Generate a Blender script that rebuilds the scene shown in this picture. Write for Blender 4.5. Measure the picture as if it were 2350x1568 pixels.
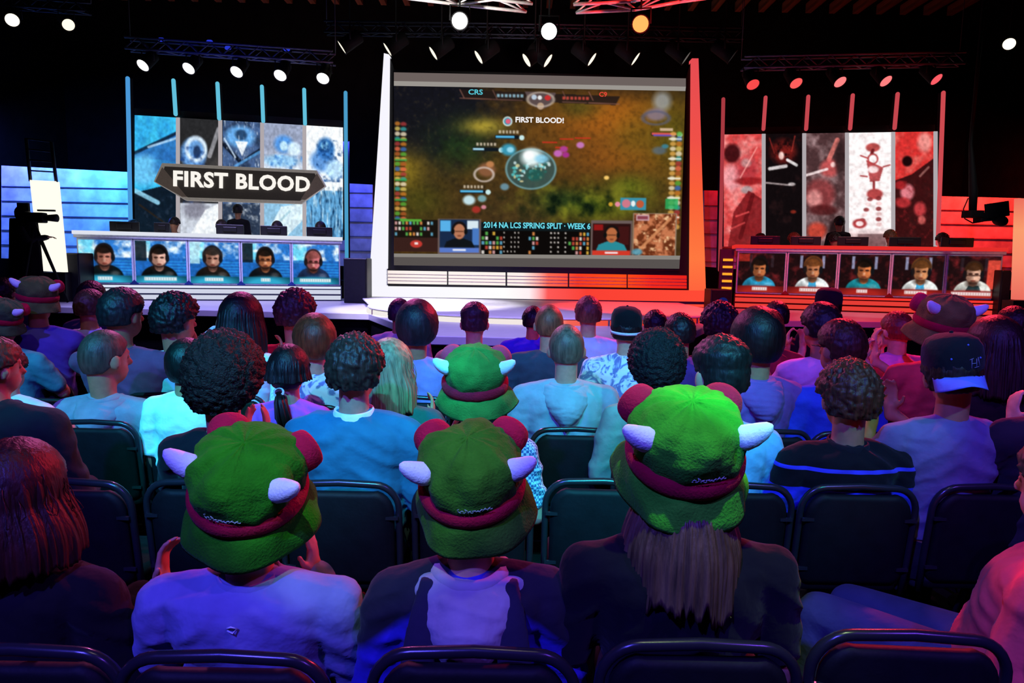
import bpy, bmesh, math, random
import numpy as np
from mathutils import Vector, Matrix, noise
PI = math.pi
for o in list(bpy.data.objects): bpy.data.objects.remove(o)
S = bpy.context.scene
COL = S.collection
random.seed(7); np.random.seed(7)

# ------------------------------------------------------------------ camera, world, exposure
W, HT, F = 2350.0, 1568.0, 1600.0
CAMZ = 1.66
PITCH = math.atan((784 - 600) / F)
ROLL = 0.0185
cam = bpy.data.cameras.new('camera'); camo = bpy.data.objects.new('camera', cam); COL.objects.link(camo)
cam.sensor_width = 36; cam.lens = F / W * 36; cam.clip_start = .05
FW = Vector((0, math.cos(PITCH), -math.sin(PITCH)))
U0 = Vector((0, math.sin(PITCH), math.cos(PITCH))); R0 = Vector((1, 0, 0))
# the camera is rolled a little anticlockwise, so level lines fall to the right
RT = R0 * math.cos(ROLL) + U0 * math.sin(ROLL)
UP = U0 * math.cos(ROLL) - R0 * math.sin(ROLL)
M = Matrix((RT, UP, -FW)).transposed().to_4x4(); M.translation = (0, 0, CAMZ)
camo.matrix_world = M
S.camera = camo
S.view_settings.view_transform = 'Standard'; S.view_settings.look = 'None'
S.view_settings.gamma = 1; S.view_settings.exposure = 0; S.view_settings.use_curve_mapping = False
w = bpy.data.worlds.new('world'); S.world = w; w.use_nodes = True
w.node_tree.nodes['Background'].inputs[0].default_value = (.02, .016, .05, 1)
w.node_tree.nodes['Background'].inputs[1].default_value = .05

def ray(px, py):
    return RT * ((px - 1175) / F) + UP * ((784 - py) / F) + FW
def at(px, py, Y):            # point at distance Y from the camera along the hall
    d = ray(px, py); return Vector((0, 0, CAMZ)) + d * (Y / d.y)
def atz(px, py, z):           # point at height z
    d = ray(px, py); return Vector((0, 0, CAMZ)) + d * ((z - CAMZ) / d.z)
def onp(px, py, A, B, off=0):   # point on the upright plane through A and B
    n = Vector((-(B[1] - A[1]), B[0] - A[0], 0)).normalized()
    if n.y > 0: n = -n
    A3 = Vector((A[0], A[1], 0)) + n * off
    C = Vector((0, 0, CAMZ)); d = ray(px, py)
    return C + d * ((A3 - C).dot(n) / d.dot(n))

def lamp(name, kind, loc, target, color, energy, size=.2, angle=40, blend=.5):
    l = bpy.data.lights.new(name, kind); o = bpy.data.objects.new(name, l); COL.objects.link(o)
    l.color = color; l.energy = energy
    if kind == 'SPOT': l.spot_size = math.radians(angle); l.spot_blend = blend; l.shadow_soft_size = size
    elif kind == 'AREA': l.shape = 'RECTANGLE'; l.size = size; l.size_y = blend
    else: l.shadow_soft_size = size
    o.location = loc
    o.rotation_euler = (Vector(target) - Vector(loc)).to_track_quat('-Z', 'Y').to_euler()
    return o
# audience lighting: moving heads rigged above and behind the seats, plus a few added spots
lamp('spot_cyan', 'SPOT', (-.9, -2.6, 6.6), (-.95, 3.3, 1.0), (.01, .78, .95), 2500, .05, 14.5, .35)
lamp('spot_cyan_d', 'SPOT', (.2, -2.6, 6.6), (.36, 3.5, 1.0), (.01, .78, .90), 2500, .05, 15, .35)
lamp('spot_cyan_b', 'SPOT', (-3.2, -2.4, 6.4), (-2.25, 3.4, 1.0), (.01, .78, .88), 2500, .05, 14, .35)
lamp('spot_cyan_c', 'SPOT', (2.2, -2.4, 6.0), (.95, 3.0, 1.0), (.03, .80, .55), 900, .06, 13, .5)
lamp('spot_blue', 'SPOT', (-2.0, -2.6, 5.6), (.2, 2.4, .9), (.10, .08, 1.0), 2000, .10, 75, .5)
lamp('spot_violet', 'SPOT', (3.4, -1.6, 5.8), (1.2, 4.0, 1.0), (.24, .07, 1.0), 560, .12, 70, .5)
lamp('spot_red_front', 'SPOT', (5.0, 10.5, 6.0), (1.9, 3.4, 1.0), (1.0, .03, .07), 4300, .15, 54, .8)
lamp('spot_pink_front', 'SPOT', (-3.0, 10.5, 6.0), (-.6, 3.2, .9), (1.0, .16, .60), 1500, .15, 62, .6)
lamp('spot_amber_top', 'SPOT', (.4, 1.0, 6.4), (0, 1.9, 1.0), (1.0, .85, .62), 80, .15, 75, .8)
lamp('spot_hats', 'SPOT', (-.2, -2.5, 6.2), (-.36, 1.7, 1.36), (.55, 1.0, .70), 620, .04, 8.6, .3)  # added narrow spot standing in for the cyan beam's lower edge
lamp('spot_teal_chair', 'SPOT', (1.6, -2.4, 6.0), (.38, 2.5, .66), (.02, .80, .85), 2600, .04, 6.5, .4)  # added narrow spot that carries cyan light to the empty chair
lamp('spot_left_group', 'SPOT', (-2.0, 1.5, 6.5), (-3.0, 4.6, 1.2), (.9, 1.0, .7), 130, .05, 16, .5)  # added whitish spot to bring out the green hats at left
lamp('spot_green_white', 'SPOT', (.6, .2, 6.0), (.55, 1.75, 1.1), (.60, 1.0, .30), 560, .05, 11, .6)
# stage wash, with added fill spots on the desks
lamp('desk_fill_left', 'SPOT', (-5.8, 9.4, 6.0), (-6.2, 14.2, 1.5), (.92, .94, 1.0), 420, .1, 36, .6)  # added white spot so the silver screen frames show
lamp('desk_fill_right', 'SPOT', (6.8, 9.4, 6.0), (7.3, 14.3, 1.5), (1.0, .93, .92), 420, .1, 36, .6)  # same added fill for the right desk
lamp('deck_lilac_left', 'SPOT', (-5.5, 10, 7.5), (-4.6, 12.9, .7), (.42, .34, 1.0), 4200, .2, 62, .6)
lamp('deck_lilac_mid', 'SPOT', (-.6, 6.5, 7.0), (-.6, 9.7, .7), (.45, .36, 1.0), 3000, .2, 42, .6)
lamp('deck_red_right', 'SPOT', (5.8, 10, 7.5), (5.0, 12.9, .7), (1.0, .03, .07), 3000, .2, 60, .5)
lamp('platform_white', 'SPOT', (-2.0, 9.5, 7.0), (-1.6, 12.6, .8), (.95, .93, 1.0), 5000, .2, 30, .3)
lamp('platform_red', 'SPOT', (3.2, 10.0, 7.0), (2.4, 12.6, .8), (1.0, .05, .03), 5000, .2, 30, .3)

# ------------------------------------------------------------------ materials
MC = {}
def srgb(c):
    if isinstance(c, str): c = tuple(int(c[i:i + 2], 16) / 255 for i in (0, 2, 4))
    return tuple((x / 12.92 if x <= .04045 else ((x + .055) / 1.055) ** 2.4) for x in c)
def mat(kind, c='808080', **k):
    key = (kind, c, tuple(sorted(k.items())))
    if key in MC: return MC[key]
    m = bpy.data.materials.new(kind); m.use_nodes = True; MC[key] = m
    nt = m.node_tree; N = nt.nodes; L = nt.links; b = N['Principled BSDF']
    col = srgb(c); 
    p = dict(rough=.8, metal=0, spec=.4, nscale=40, nvar=.25, bump=.2, bscale=None, sheen=0, stretch=None, emit=0)
    p.update({'fabric': dict(rough=.9, nscale=9, nvar=.16, bump=.6, bscale=16, sheen=.06, spec=.2),
              'plush': dict(rough=.95, nscale=14, nvar=.22, bump=.35, bscale=160, sheen=.04, spec=.08),
              'skin': dict(rough=.55, nscale=30, nvar=.12, bump=.08, spec=.4),
              'hair': dict(rough=.48, nscale=60, nvar=.5, bump=.25, bscale=170, spec=.35, stretch=(1, 1, .12)),
              'curls': dict(rough=.6, nscale=90, nvar=.7, bump=.8, bscale=130, spec=.25),
              'metal': dict(rough=.28, metal=.85, nscale=20, nvar=.12, bump=.03),
              'plastic': dict(rough=.42, nscale=25, nvar=.15, bump=.05),
              'vinyl': dict(rough=.6, nscale=18, nvar=.2, bump=.08, bscale=60, spec=.18),
              'wood': dict(rough=.7, nscale=3, nvar=.5, bump=.2, stretch=(6, .3, 6)),
              'deck': dict(rough=.22, nscale=6, nvar=.06, bump=.02, spec=.5),
              'cloth': dict(rough=1, nscale=3, nvar=.3, bump=.2, spec=.05),
              }.get(kind, {}))
    p.update(k)
    tc = N.new('ShaderNodeTexCoord'); mp = N.new('ShaderNodeMapping'); L.new(tc.outputs['Object'], mp.inputs[0])
    if p['stretch']: mp.inputs['Scale'].default_value = p['stretch']
    nz = N.new('ShaderNodeTexNoise'); nz.inputs['Scale'].default_value = p['nscale']; nz.inputs['Detail'].default_value = 4
    L.new(mp.outputs[0], nz.inputs['Vector'])
    cr = N.new('ShaderNodeValToRGB'); v = p['nvar']
    cr.color_ramp.elements[0].position = .3; cr.color_ramp.elements[1].position = .7
    cr.color_ramp.elements[0].color = tuple(max(0, x * (1 - v)) for x in col) + (1,)
    cr.color_ramp.elements[1].color = tuple(min(1, x * (1 + v)) for x in col) + (1,)
    L.new(nz.outputs[0], cr.inputs[0]); L.new(cr.outputs[0], b.inputs['Base Color'])
    b.inputs['Roughness'].default_value = p['rough']; b.inputs['Metallic'].default_value = p['metal']
    b.inputs['Specular IOR Level'].default_value = p['spec']
    if p['sheen']: b.inputs['Sheen Weight'].default_value = p['sheen']
    if p['bump']:
        n2 = nz
        if p['bscale']:
            n2 = N.new('ShaderNodeTexNoise'); n2.inputs['Scale'].default_value = p['bscale']; n2.inputs['Detail'].default_value = 3
            L.new(mp.outputs[0], n2.inputs['Vector'])
        bp = N.new('ShaderNodeBump'); bp.inputs['Strength'].default_value = p['bump']; bp.inputs['Distance'].default_value = .012
        L.new(n2.outputs[0], bp.inputs['Height']); L.new(bp.outputs[0], b.inputs['Normal'])
    if p['emit']:
        b.inputs['Emission Color'].default_value = col + (1,); b.inputs['Emission Strength'].default_value = p['emit']
    return m
def glow(c, strength=1.0):
    key = ('glow', c, strength)
    if key in MC: return MC[key]
    m = bpy.data.materials.new('lit_surface'); m.use_nodes = True; MC[key] = m
    N = m.node_tree.nodes; N.clear(); L = m.node_tree.links
    e = N.new('ShaderNodeEmission'); e.inputs[0].default_value = srgb(c) + (1,); e.inputs[1].default_value = strength
    o = N.new('ShaderNodeOutputMaterial'); L.new(e.outputs[0], o.inputs[0]); return m
def attr_glow(strength=1.0):       # display panels: the picture is stored in the panel's own colour attribute
    key = ('attr', strength)
    if key in MC: return MC[key]
    m = bpy.data.materials.new('display_picture'); m.use_nodes = True; MC[key] = m
    N = m.node_tree.nodes; N.clear(); L = m.node_tree.links
    a = N.new('ShaderNodeAttribute'); a.attribute_name = 'picture'
    e = N.new('ShaderNodeEmission'); e.inputs[1].default_value = strength; L.new(a.outputs['Color'], e.inputs[0])
    o = N.new('ShaderNodeOutputMaterial'); L.new(e.outputs[0], o.inputs[0]); return m

# ------------------------------------------------------------------ mesh builder
class MB:
    def __init__(s): s.v = []; s.f = []; s.m = []
    def add(s, v, f, mi=0):
        n = len(s.v); s.v += [tuple(x) for x in v]; s.f += [tuple(i + n for i in q) for q in f]; s.m += [mi] * len(f)
    def box(s, c, d, R=None, mi=0, bev=0):
        hx, hy, hz = d[0] / 2, d[1] / 2, d[2] / 2
        vs = [Vector((x, y, z)) for x in (-hx, hx) for y in (-hy, hy) for z in (-hz, hz)]
        if R is not None: vs = [R @ q for q in vs]
        s.add([q + Vector(c) for q in vs], [(0, 1, 3, 2), (4, 6, 7, 5), (0, 4, 5, 1), (2, 3, 7, 6), (0, 2, 6, 4), (1, 5, 7, 3)], mi)
    def ell(s, c, r, R=None, nu=20, nv=12, mi=0):
        vs = [Vector((0, 0, r[2]))]
        for j in range(1, nv):
            t = PI * j / nv
            for i in range(nu):
                a = 2 * PI * i / nu; vs.append(Vector((r[0] * math.sin(t) * math.cos(a), r[1] * math.sin(t) * math.sin(a), r[2] * math.cos(t))))
        vs.append(Vector((0, 0, -r[2])))
        f = [(0, 1 + i, 1 + (i + 1) % nu) for i in range(nu)]
        for j in range(nv - 2):
            for i in range(nu):
                a = 1 + j * nu + i; b = 1 + j * nu + (i + 1) % nu; f.append((a, a + nu, b + nu, b))
        e = len(vs) - 1; k = 1 + (nv - 2) * nu
        f += [(e, k + (i + 1) % nu, k + i) for i in range(nu)]
        if R is not None: vs = [R @ q for q in vs]
        s.add([q + Vector(c) for q in vs], f, mi)
    def rings(s, rs, cap=True, closed=True, mi=0):
        n = len(rs[0]); vs = [p for r in rs for p in r]; f = []
        for j in range(len(rs) - 1):
            for i in range(n if closed else n - 1):
                a = j * n + i; b = j * n + (i + 1) % n; f.append((a, b, b + n, a + n))
        if cap:
            f.append(tuple(range(n - 1, -1, -1))); f.append(tuple((len(rs) - 1) * n + i for i in range(n)))
        s.add(vs, f, mi)
    def tube(s, path, r, seg=10, mi=0, flat=1.0, ends=True):
        path = [Vector(p) for p in path]; n = len(path)
        rr = r if isinstance(r, (list, tuple)) else [r] * n
        rs = []; up = None
        for i, p in enumerate(path):
            d = (path[min(i + 1, n - 1)] - path[max(i - 1, 0)]).normalized()
            if up is None:
                up = Vector((0, 0, 1)) if abs(d.z) < .9 else Vector((0, 1, 0))
            x = d.cross(up)
            if x.length < 1e-4: x = d.orthogonal()
            x.normalize(); up = x.cross(d).normalized()
            rs.append([p + (x * math.cos(2 * PI * k / seg) + up * math.sin(2 * PI * k / seg) * flat) * rr[i] for k in range(seg)])
        s.rings(rs, ends, True, mi)
    def cap(s, p1, r1, p2, r2, seg=14, mi=0):       # tapered limb with round ends
        p1, p2 = Vector(p1), Vector(p2); d = p2 - p1; L = d.length
        if L < 1e-5: s.ell(p1, (r1, r1, r1)); return
        d /= L; pa = []; ra = []
        for k in range(4):
            t = PI / 2 * k / 4; pa.append(p1 - d * r1 * math.cos(t)); ra.append(max(r1 * math.sin(t), r1 * .08))
        pa += [p1, p2]; ra += [r1, r2]
        for k in range(1, 5):
            t = PI / 2 * k / 4; pa.append(p2 + d * r2 * math.sin(t)); ra.append(max(r2 * math.cos(t), r2 * .08))
        s.tube(pa, ra, seg, mi)
    def loft(s, secs, seg=24, mi=0, pw=2.0):         # (centre, rx, ry) sections along z
        rs = []
        for c, rx, ry in secs:
            r = []
            for k in range(seg):
                a = 2 * PI * k / seg; ca, sa = math.cos(a), math.sin(a)
                e = 2 / pw
                r.append(Vector(c) + Vector((rx * math.copysign(abs(ca) ** e, ca), ry * math.copysign(abs(sa) ** e, sa), 0)))
            rs.append(r)
        s.rings(rs, True, True, mi)
    def lathe(s, prof, seg=32, T=None, cap=False, mi=0):
        rs = [[Vector((r * math.cos(2 * PI * k / seg), r * math.sin(2 * PI * k / seg), z)) for k in range(seg)] for r, z in prof]
        if T is not None: rs = [[T @ q for q in r] for r in rs]
        s.rings(rs, cap, True, mi)
    def prism(s, pts, d, mi=0):                      # outline extruded by vector d
        n = len(pts); d = Vector(d); v = [Vector(p) for p in pts] + [Vector(p) + d for p in pts]
        s.add(v, [tuple(range(n - 1, -1, -1)), tuple(range(n, 2 * n))] + [(i, (i + 1) % n, (i + 1) % n + n, i + n) for i in range(n)], mi)
    def mesh(s, name, smooth=True):
        me = bpy.data.meshes.new(name); me.from_pydata(s.v, [], s.f); me.update()
        me.polygons.foreach_set('material_index', s.m)
        if smooth: me.polygons.foreach_set('use_smooth', [True] * len(s.f))
        bm = bmesh.new(); bm.from_mesh(me); bmesh.ops.recalc_face_normals(bm, faces=bm.faces); bm.to_mesh(me); bm.free()
        return me
    def build(s, name, m, parent=None, smooth=True, bevel=0, sub=0, loc=None, sharp=False):
        me = s.mesh(name, smooth); o = bpy.data.objects.new(name, me); COL.objects.link(o)
        for x in (m if isinstance(m, (list, tuple)) else [m]): me.materials.append(x)
        if parent: o.parent = parent
        if loc is not None: o.location = loc
        if bevel:
            b = o.modifiers.new('bevel', 'BEVEL'); b.width = bevel; b.segments = 2; b.limit_method = 'ANGLE'
            b.harden_normals = False
        if sub: q = o.modifiers.new('sub', 'SUBSURF'); q.levels = q.render_levels = sub
        return o
def evaluated(o):
    dg = bpy.context.evaluated_depsgraph_get(); dg.update()
    return bpy.data.meshes.new_from_object(o.evaluated_get(dg))
def blob_mesh(mb, voxel, it=4, sm=.5):               # one continuous skin over overlapping volumes
    me = mb.mesh('tmp'); o = bpy.data.objects.new('tmp', me); COL.objects.link(o)
    r = o.modifiers.new('r', 'REMESH'); r.mode = 'VOXEL'; r.voxel_size = voxel; r.use_smooth_shade = True
    if it: q = o.modifiers.new('s', 'SMOOTH'); q.factor = sm; q.iterations = it
    out = evaluated(o); bpy.data.objects.remove(o); bpy.data.meshes.remove(me)
    out.polygons.foreach_set('use_smooth', [True] * len(out.polygons)); return out
def put(name, me, m, parent=None, loc=None):
    me.name = name; o = bpy.data.objects.new(name, me); COL.objects.link(o); me.materials.clear()
    for x in (m if isinstance(m, (list, tuple)) else [m]): me.materials.append(x)
    if parent: o.parent = parent
    if loc is not None: o.location = loc
    return o
def tag(o, label, cat, group=None, kind=None):
    o['label'] = label; o['category'] = cat
    if group: o['group'] = group
    if kind: o['kind'] = kind
    return o
def empty(name, loc, rz=0):
    o = bpy.data.objects.new(name, None); COL.objects.link(o); o.location = loc; o.rotation_euler = (0, 0, rz)
    o.empty_display_size = .1; return o
def struct(o): o['kind'] = 'structure'; return o
def copy_tree(o, parent=None):
    c = o.copy(); COL.objects.link(c)
    c.parent = parent
    if parent is not None: c.matrix_parent_inverse = o.matrix_parent_inverse
    for ch in [q for q in bpy.data.objects if q.parent == o]: copy_tree(ch, c)
    return c
def text_mesh(s, bold=.0, extrude=.01, sp=1.0):
    cu = bpy.data.curves.new('t', 'FONT'); cu.body = s; cu.size = 1; cu.space_character = sp; cu.offset = bold; cu.extrude = extrude; cu.resolution_u = 3
    cu.align_x = 'LEFT'
    o = bpy.data.objects.new('t', cu); COL.objects.link(o); me = evaluated(o)
    bpy.data.objects.remove(o); bpy.data.curves.remove(cu)
    return me
def place_text(name, s, TL, TR, BL, m, parent, bold=.02, depth=.02, sp=1.0):      # fit the lettering in a parallelogram
    me = text_mesh(s, bold, .5, sp)
    xs = [v.co.x for v in me.vertices]; ys = [v.co.y for v in me.vertices]; zs = [v.co.z for v in me.vertices]
    x0, x1, y0, y1 = min(xs), max(xs), min(ys), max(ys)
    TL, TR, BL = Vector(TL), Vector(TR), Vector(BL); ex = TR - TL; ey = TL - BL; nn = ex.cross(ey).normalized()
    for v in me.vertices:
        v.co = BL + ex * ((v.co.x - x0) / (x1 - x0)) + ey * ((v.co.y - y0) / (y1 - y0)) + nn * (depth if v.co.z > 0 else 0)
    return put(name, me, m, parent)

# ------------------------------------------------------------------ pictures for the displays
class Canvas:
    def __init__(s, x0, y0, x1, y1, sc=1.0, bg=(0, 0, 0)):
        s.x0, s.y0, s.sc = x0, y0, sc
        s.w = int((x1 - x0) * sc) + 1; s.h = int((y1 - y0) * sc) + 1
        s.X, s.Y = np.meshgrid(x0 + np.arange(s.w) / sc, y0 + np.arange(s.h) / sc)
        s.a = np.zeros((s.h, s.w, 3)) + np.array(bg) / 255
    def blend(s, m, c):
        if isinstance(c, str): c = [int(c[i:i + 2], 16) for i in (0, 2, 4)]
        m = np.clip(m, 0, 1)[..., None]; s.a = s.a * (1 - m) + np.array(c) / 255 * m
    def rect(s, x0, y0, x1, y1, c, al=1, soft=.6):
        d = np.minimum(np.minimum(s.X - x0, x1 - s.X), np.minimum(s.Y - y0, y1 - s.Y)); s.blend(np.clip(d / soft + .5, 0, 1) * al, c)
    def ell(s, cx, cy, rx, ry, c, al=1, soft=.12, rot=0):
        dx, dy = s.X - cx, s.Y - cy; cr, sr = math.cos(rot), math.sin(rot); u = (dx * cr + dy * sr) / rx; v = (-dx * sr + dy * cr) / ry
        s.blend(np.clip((1 - np.sqrt(u * u + v * v)) / soft + .5, 0, 1) * al, c)
    def ring(s, cx, cy, rx, ry, wd, c, al=1):
        d = abs(np.sqrt(((s.X - cx) / rx) ** 2 + ((s.Y - cy) / ry) ** 2) - 1); s.blend(np.clip(1.3 - d / wd, 0, 1) * al, c)
    def line(s, x0, y0, x1, y1, wd, c, al=1):
        dx, dy = x1 - x0, y1 - y0; L2 = dx * dx + dy * dy + 1e-9
        t = np.clip(((s.X - x0) * dx + (s.Y - y0) * dy) / L2, 0, 1)
        d = np.hypot(s.X - x0 - t * dx, s.Y - y0 - t * dy); s.blend(np.clip((wd / 2 - d) + .5, 0, 1) * al, c)
    def poly(s, pts, c, al=1):
        ins = np.zeros(s.X.shape, bool); n = len(pts); j = n - 1
        for i in range(n):
            (xi, yi), (xj, yj) = pts[i], pts[j]
            if yi != yj: ins ^= ((yi > s.Y) != (yj > s.Y)) & (s.X < (xj - xi) * (s.Y - yi) / (yj - yi) + xi)
            j = i
        s.blend(ins * al * 1.0, c)
    def fbm(s, scale, seed=0, oct=4, sx=1, sy=1):
        rs = np.random.RandomState(seed); out = np.zeros(s.X.shape); amp = 1; tot = 0
        for o in range(oct):
            g = rs.rand(64, 64); u = (s.X * sx / scale * 2 ** o) % 63; v = (s.Y * sy / scale * 2 ** o) % 63
            i, j = u.astype(int), v.astype(int); fu, fv = u - i, v - j; fu = fu * fu * (3 - 2 * fu); fv = fv * fv * (3 - 2 * fv)
            out += amp * ((g[j, i] * (1 - fu) + g[j, (i + 1) % 64] * fu) * (1 - fv) + (g[(j + 1) % 64, i] * (1 - fu) + g[(j + 1) % 64, (i + 1) % 64] * fu) * fv)
            tot += amp; amp *= .55
        return out / tot
    def panel(s, name, TL, TR, BL, BR, parent=None, strength=1.0):
        TL, TR, BL, BR = [np.array(q) for q in (TL, TR, BL, BR)]
        u = np.linspace(0, 1, s.w)[None, :, None]; v = np.linspace(0, 1, s.h)[:, None, None]
        P = ((TL * (1 - u) + TR * u) * (1 - v) + (BL * (1 - u) + BR * u) * v).reshape(-1, 3)
        i = np.arange(s.h - 1)[:, None] * s.w + np.arange(s.w - 1)[None, :]; i = i.ravel()
        fs = np.stack([i, i + s.w, i + s.w + 1, i + 1], 1)
        me = bpy.data.meshes.new(name); me.from_pydata(P.tolist(), [], fs.tolist()); me.update()
        a = np.clip(s.a, 0, 1); lin = np.where(a <= .04045, a / 12.92, ((a + .055) / 1.055) ** 2.4)
        ca = me.color_attributes.new('picture', 'FLOAT_COLOR', 'POINT')
        ca.data.foreach_set('color', np.concatenate([lin, np.ones((s.h, s.w, 1))], 2).ravel())
        o = bpy.data.objects.new(name, me); COL.objects.link(o); me.materials.append(attr_glow(strength))
        if parent: o.parent = parent
        return o
# ------------------------------------------------------------------ the hall
RX, RY0, RY1, RZ = 13.5, -4.5, 21.5, 9.3
black = mat('cloth', '0a0a0c')
b = MB(); b.box((0, (RY0 + RY1) / 2, -.05), (2 * RX, RY1 - RY0, .1)); struct(b.build('floor', mat('cloth', '1c1a20', rough=.8, nscale=5), smooth=False))
b = MB(); b.box((0, (RY0 + RY1) / 2, RZ + .05), (2 * RX, RY1 - RY0, .1)); ceiling = struct(b.build('ceiling', mat('cloth', '0f0b0a'), smooth=False))
for n, c, d in (('wall_back', (0, RY1 + .05, RZ / 2), (2 * RX, .1, RZ)), ('wall_front', (0, RY0 - .05, RZ / 2), (2 * RX, .1, RZ)),
                ('wall_left', (-RX - .05, (RY0 + RY1) / 2, RZ / 2), (.1, RY1 - RY0, RZ)), ('wall_right', (RX + .05, (RY0 + RY1) / 2, RZ / 2), (.1, RY1 - RY0, RZ))):
    b = MB(); b.box(c, d); struct(b.build(n, black, smooth=False))
jm = mat('wood', '7a4a34')
b = MB(); b.box((0, 20.2, RZ - .13), (.16, 2.4, .26)); j0 = b.build('ceiling_joist', jm, smooth=False)
me = j0.data; bpy.data.objects.remove(j0)
for i in range(38):
    x = -12.9 + i * .69
    o = bpy.data.objects.new('trim_%d' % (i + 1), me); COL.objects.link(o); o.location = (x, 0, 0); struct(o)
lamp('joist_wash_left', 'SPOT', (-5, 17, 5.5), (-6, 20.5, 9.3), (1, .45, .3), 260, .2, 120, .8)
lamp('joist_wash_right', 'SPOT', (5, 17, 5.5), (6, 20.5, 9.3), (1, .25, .12), 160, .2, 120, .8)

# ------------------------------------------------------------------ stage decks
def gp(px, py, z): p = atz(px, py, z); return (p.x, p.y)
DK = .75
lf, rf = at(140, 703, 12.2), at(2330, 748, 12.4)
front = [(-12.5, 12.0), (-2.4, 11.6), (-.98, 8.35), (1.9, 8.25), (3.5, 11.7), (12.5, 12.3)]
deckpts = front + [(12.5, 18.4), (-12.5, 18.4)]
def deck(name, pts, z0, z1, m, parent=None):
    b = MB(); b.prism([(x, y, z0) for x, y in pts], (0, 0, z1 - z0)); return b.build(name, m, parent, smooth=False, bevel=.01)
st = empty('stage_platform', (0, 12, 0)); tag(st, 'low wide stage with pale glossy deck and black skirt before the audience', 'stage')
def kid(o, p): o.parent = p; o.matrix_parent_inverse = p.matrix_basis.inverted(); return o
kid(deck('deck_top', deckpts, .64, DK, mat('deck', 'b9b4c4', rough=.35)), st)
ins = [(x, y + .12) for x, y in front] + [(12.4, 18.3), (-12.4, 18.3)]
kid(deck('skirt', ins, 0.0, .635, mat('cloth', '0c0c10')), st)
# raised round platform in the middle, lit white on the left and red on the right
UZ = .86
arc = []
for k in range(33):
    a = PI + PI * k / 32
    arc.append((.52 + 3.05 * math.cos(a), 12.3 + 2.25 * math.sin(a)))
pts = arc + [(3.5, 14.7), (-3.2, 14.7)]
pf = empty('centre_platform', (.15, 12.5, DK)); tag(pf, 'rounded raised platform lit white and red at the foot of the big screen', 'platform')
kid(deck('platform_top', pts, UZ - .03, UZ, mat('deck', 'd8d4dc', rough=.4)), pf)
def lerp_glow(name, stops, strength):     # glow whose colour changes along its length (object x)
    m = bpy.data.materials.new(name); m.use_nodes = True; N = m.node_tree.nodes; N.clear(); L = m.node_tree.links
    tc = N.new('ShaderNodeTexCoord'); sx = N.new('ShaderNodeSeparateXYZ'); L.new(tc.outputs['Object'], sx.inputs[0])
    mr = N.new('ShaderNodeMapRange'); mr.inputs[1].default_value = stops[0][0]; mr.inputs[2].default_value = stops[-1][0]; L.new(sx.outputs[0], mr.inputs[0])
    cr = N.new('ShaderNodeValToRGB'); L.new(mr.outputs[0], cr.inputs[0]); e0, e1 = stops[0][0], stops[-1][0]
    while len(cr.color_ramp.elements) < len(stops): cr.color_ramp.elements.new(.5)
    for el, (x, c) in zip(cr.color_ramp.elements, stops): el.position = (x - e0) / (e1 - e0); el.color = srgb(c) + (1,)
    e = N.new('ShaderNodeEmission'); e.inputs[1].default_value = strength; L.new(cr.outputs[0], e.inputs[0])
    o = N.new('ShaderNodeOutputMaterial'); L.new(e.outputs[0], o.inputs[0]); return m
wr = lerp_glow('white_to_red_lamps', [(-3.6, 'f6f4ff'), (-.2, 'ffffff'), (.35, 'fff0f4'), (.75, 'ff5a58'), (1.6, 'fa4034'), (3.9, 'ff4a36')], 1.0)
wr2 = lerp_glow('white_to_red_fascia', [(-3.6, 'c9c4d8'), (-2.6, 'fffaf5'), (.3, 'fff2ee'), (.8, 'ff6a5c'), (1.8, 'f23a2c'), (3.9, 'd8281e')], .9)  # white and red stage light on the fascia, put into its glow colour
def strip(pts, z0, z1, t=.03):
    b = MB(); rs = []
    for i, (x, y) in enumerate(pts):
        a = Vector(pts[max(i - 1, 0)]); c = Vector(pts[min(i + 1, len(pts) - 1)]); d = (c - a).normalized(); n = Vector((d.y, -d.x))
        if n.y > 0: n = -n
        rs.append([Vector((x, y, z0)), Vector((x, y, z1)), Vector((x + n.x * t, y + n.y * t, z1)), Vector((x + n.x * t, y + n.y * t, z0))])
    b.rings(rs); return b
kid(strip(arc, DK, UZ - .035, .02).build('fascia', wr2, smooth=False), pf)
for i in range(9):
    k = 4 + i * 3
    x, y = arc[k]; b = MB(); b.box((x, y - .035, (DK + UZ) / 2 - .015), (.025, .03, .08)); kid(b.build('seam', mat('plastic', '6a5a60'), smooth=False), pf)

# ------------------------------------------------------------------ big screen and its lit portal
YS = 15.2
pt = empty('screen_portal', (.1, YS, UZ)); tag(pt, 'tapered lit portal framing the big screen, white on the left, red on the right', 'screen frame')
def slab(name, quad, m, Y=YS, t=.25, parent=None, smooth=False):     # outline given by where its corners stand on the plane Y
    b = MB(); b.prism([at(x, y, Y) for x, y in quad], (0, t, 0)); o = b.build(name, m, smooth=smooth)
    return kid(o, parent) if parent else o
wl = lerp_glow('white_lamps', [(-4, 'f4f2ff'), (0, 'ffffff')], 1.0)
def lerp_z(name, stops, strength):
    m = lerp_glow(name, stops, strength); nt = m.node_tree
    sx = [n for n in nt.nodes if n.type == 'SEPXYZ'][0]; mr = [n for n in nt.nodes if n.type == 'MAP_RANGE'][0]
    nt.links.new(sx.outputs[2], mr.inputs[0]); return m
rl = lerp_z('red_lamps', [(.8, 'ff5a3c'), (1.8, 'ff7840'), (3.2, 'fb6038'), (4.3, 'f05048'), (6.2, 'e44c54')], 1.0)
slab('left_leg', [(881, 122), (893, 125), (888, 660), (846, 660)], wl, parent=pt)
slab('right_leg', [(1588, 134), (1603, 134), (1620, 668), (1584, 668)], rl, parent=pt)
slab('base_bar', [(846, 657), (1584, 667), (1620, 667), (1620, 694), (846, 681)], wr, parent=pt, Y=YS - .03)
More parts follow.
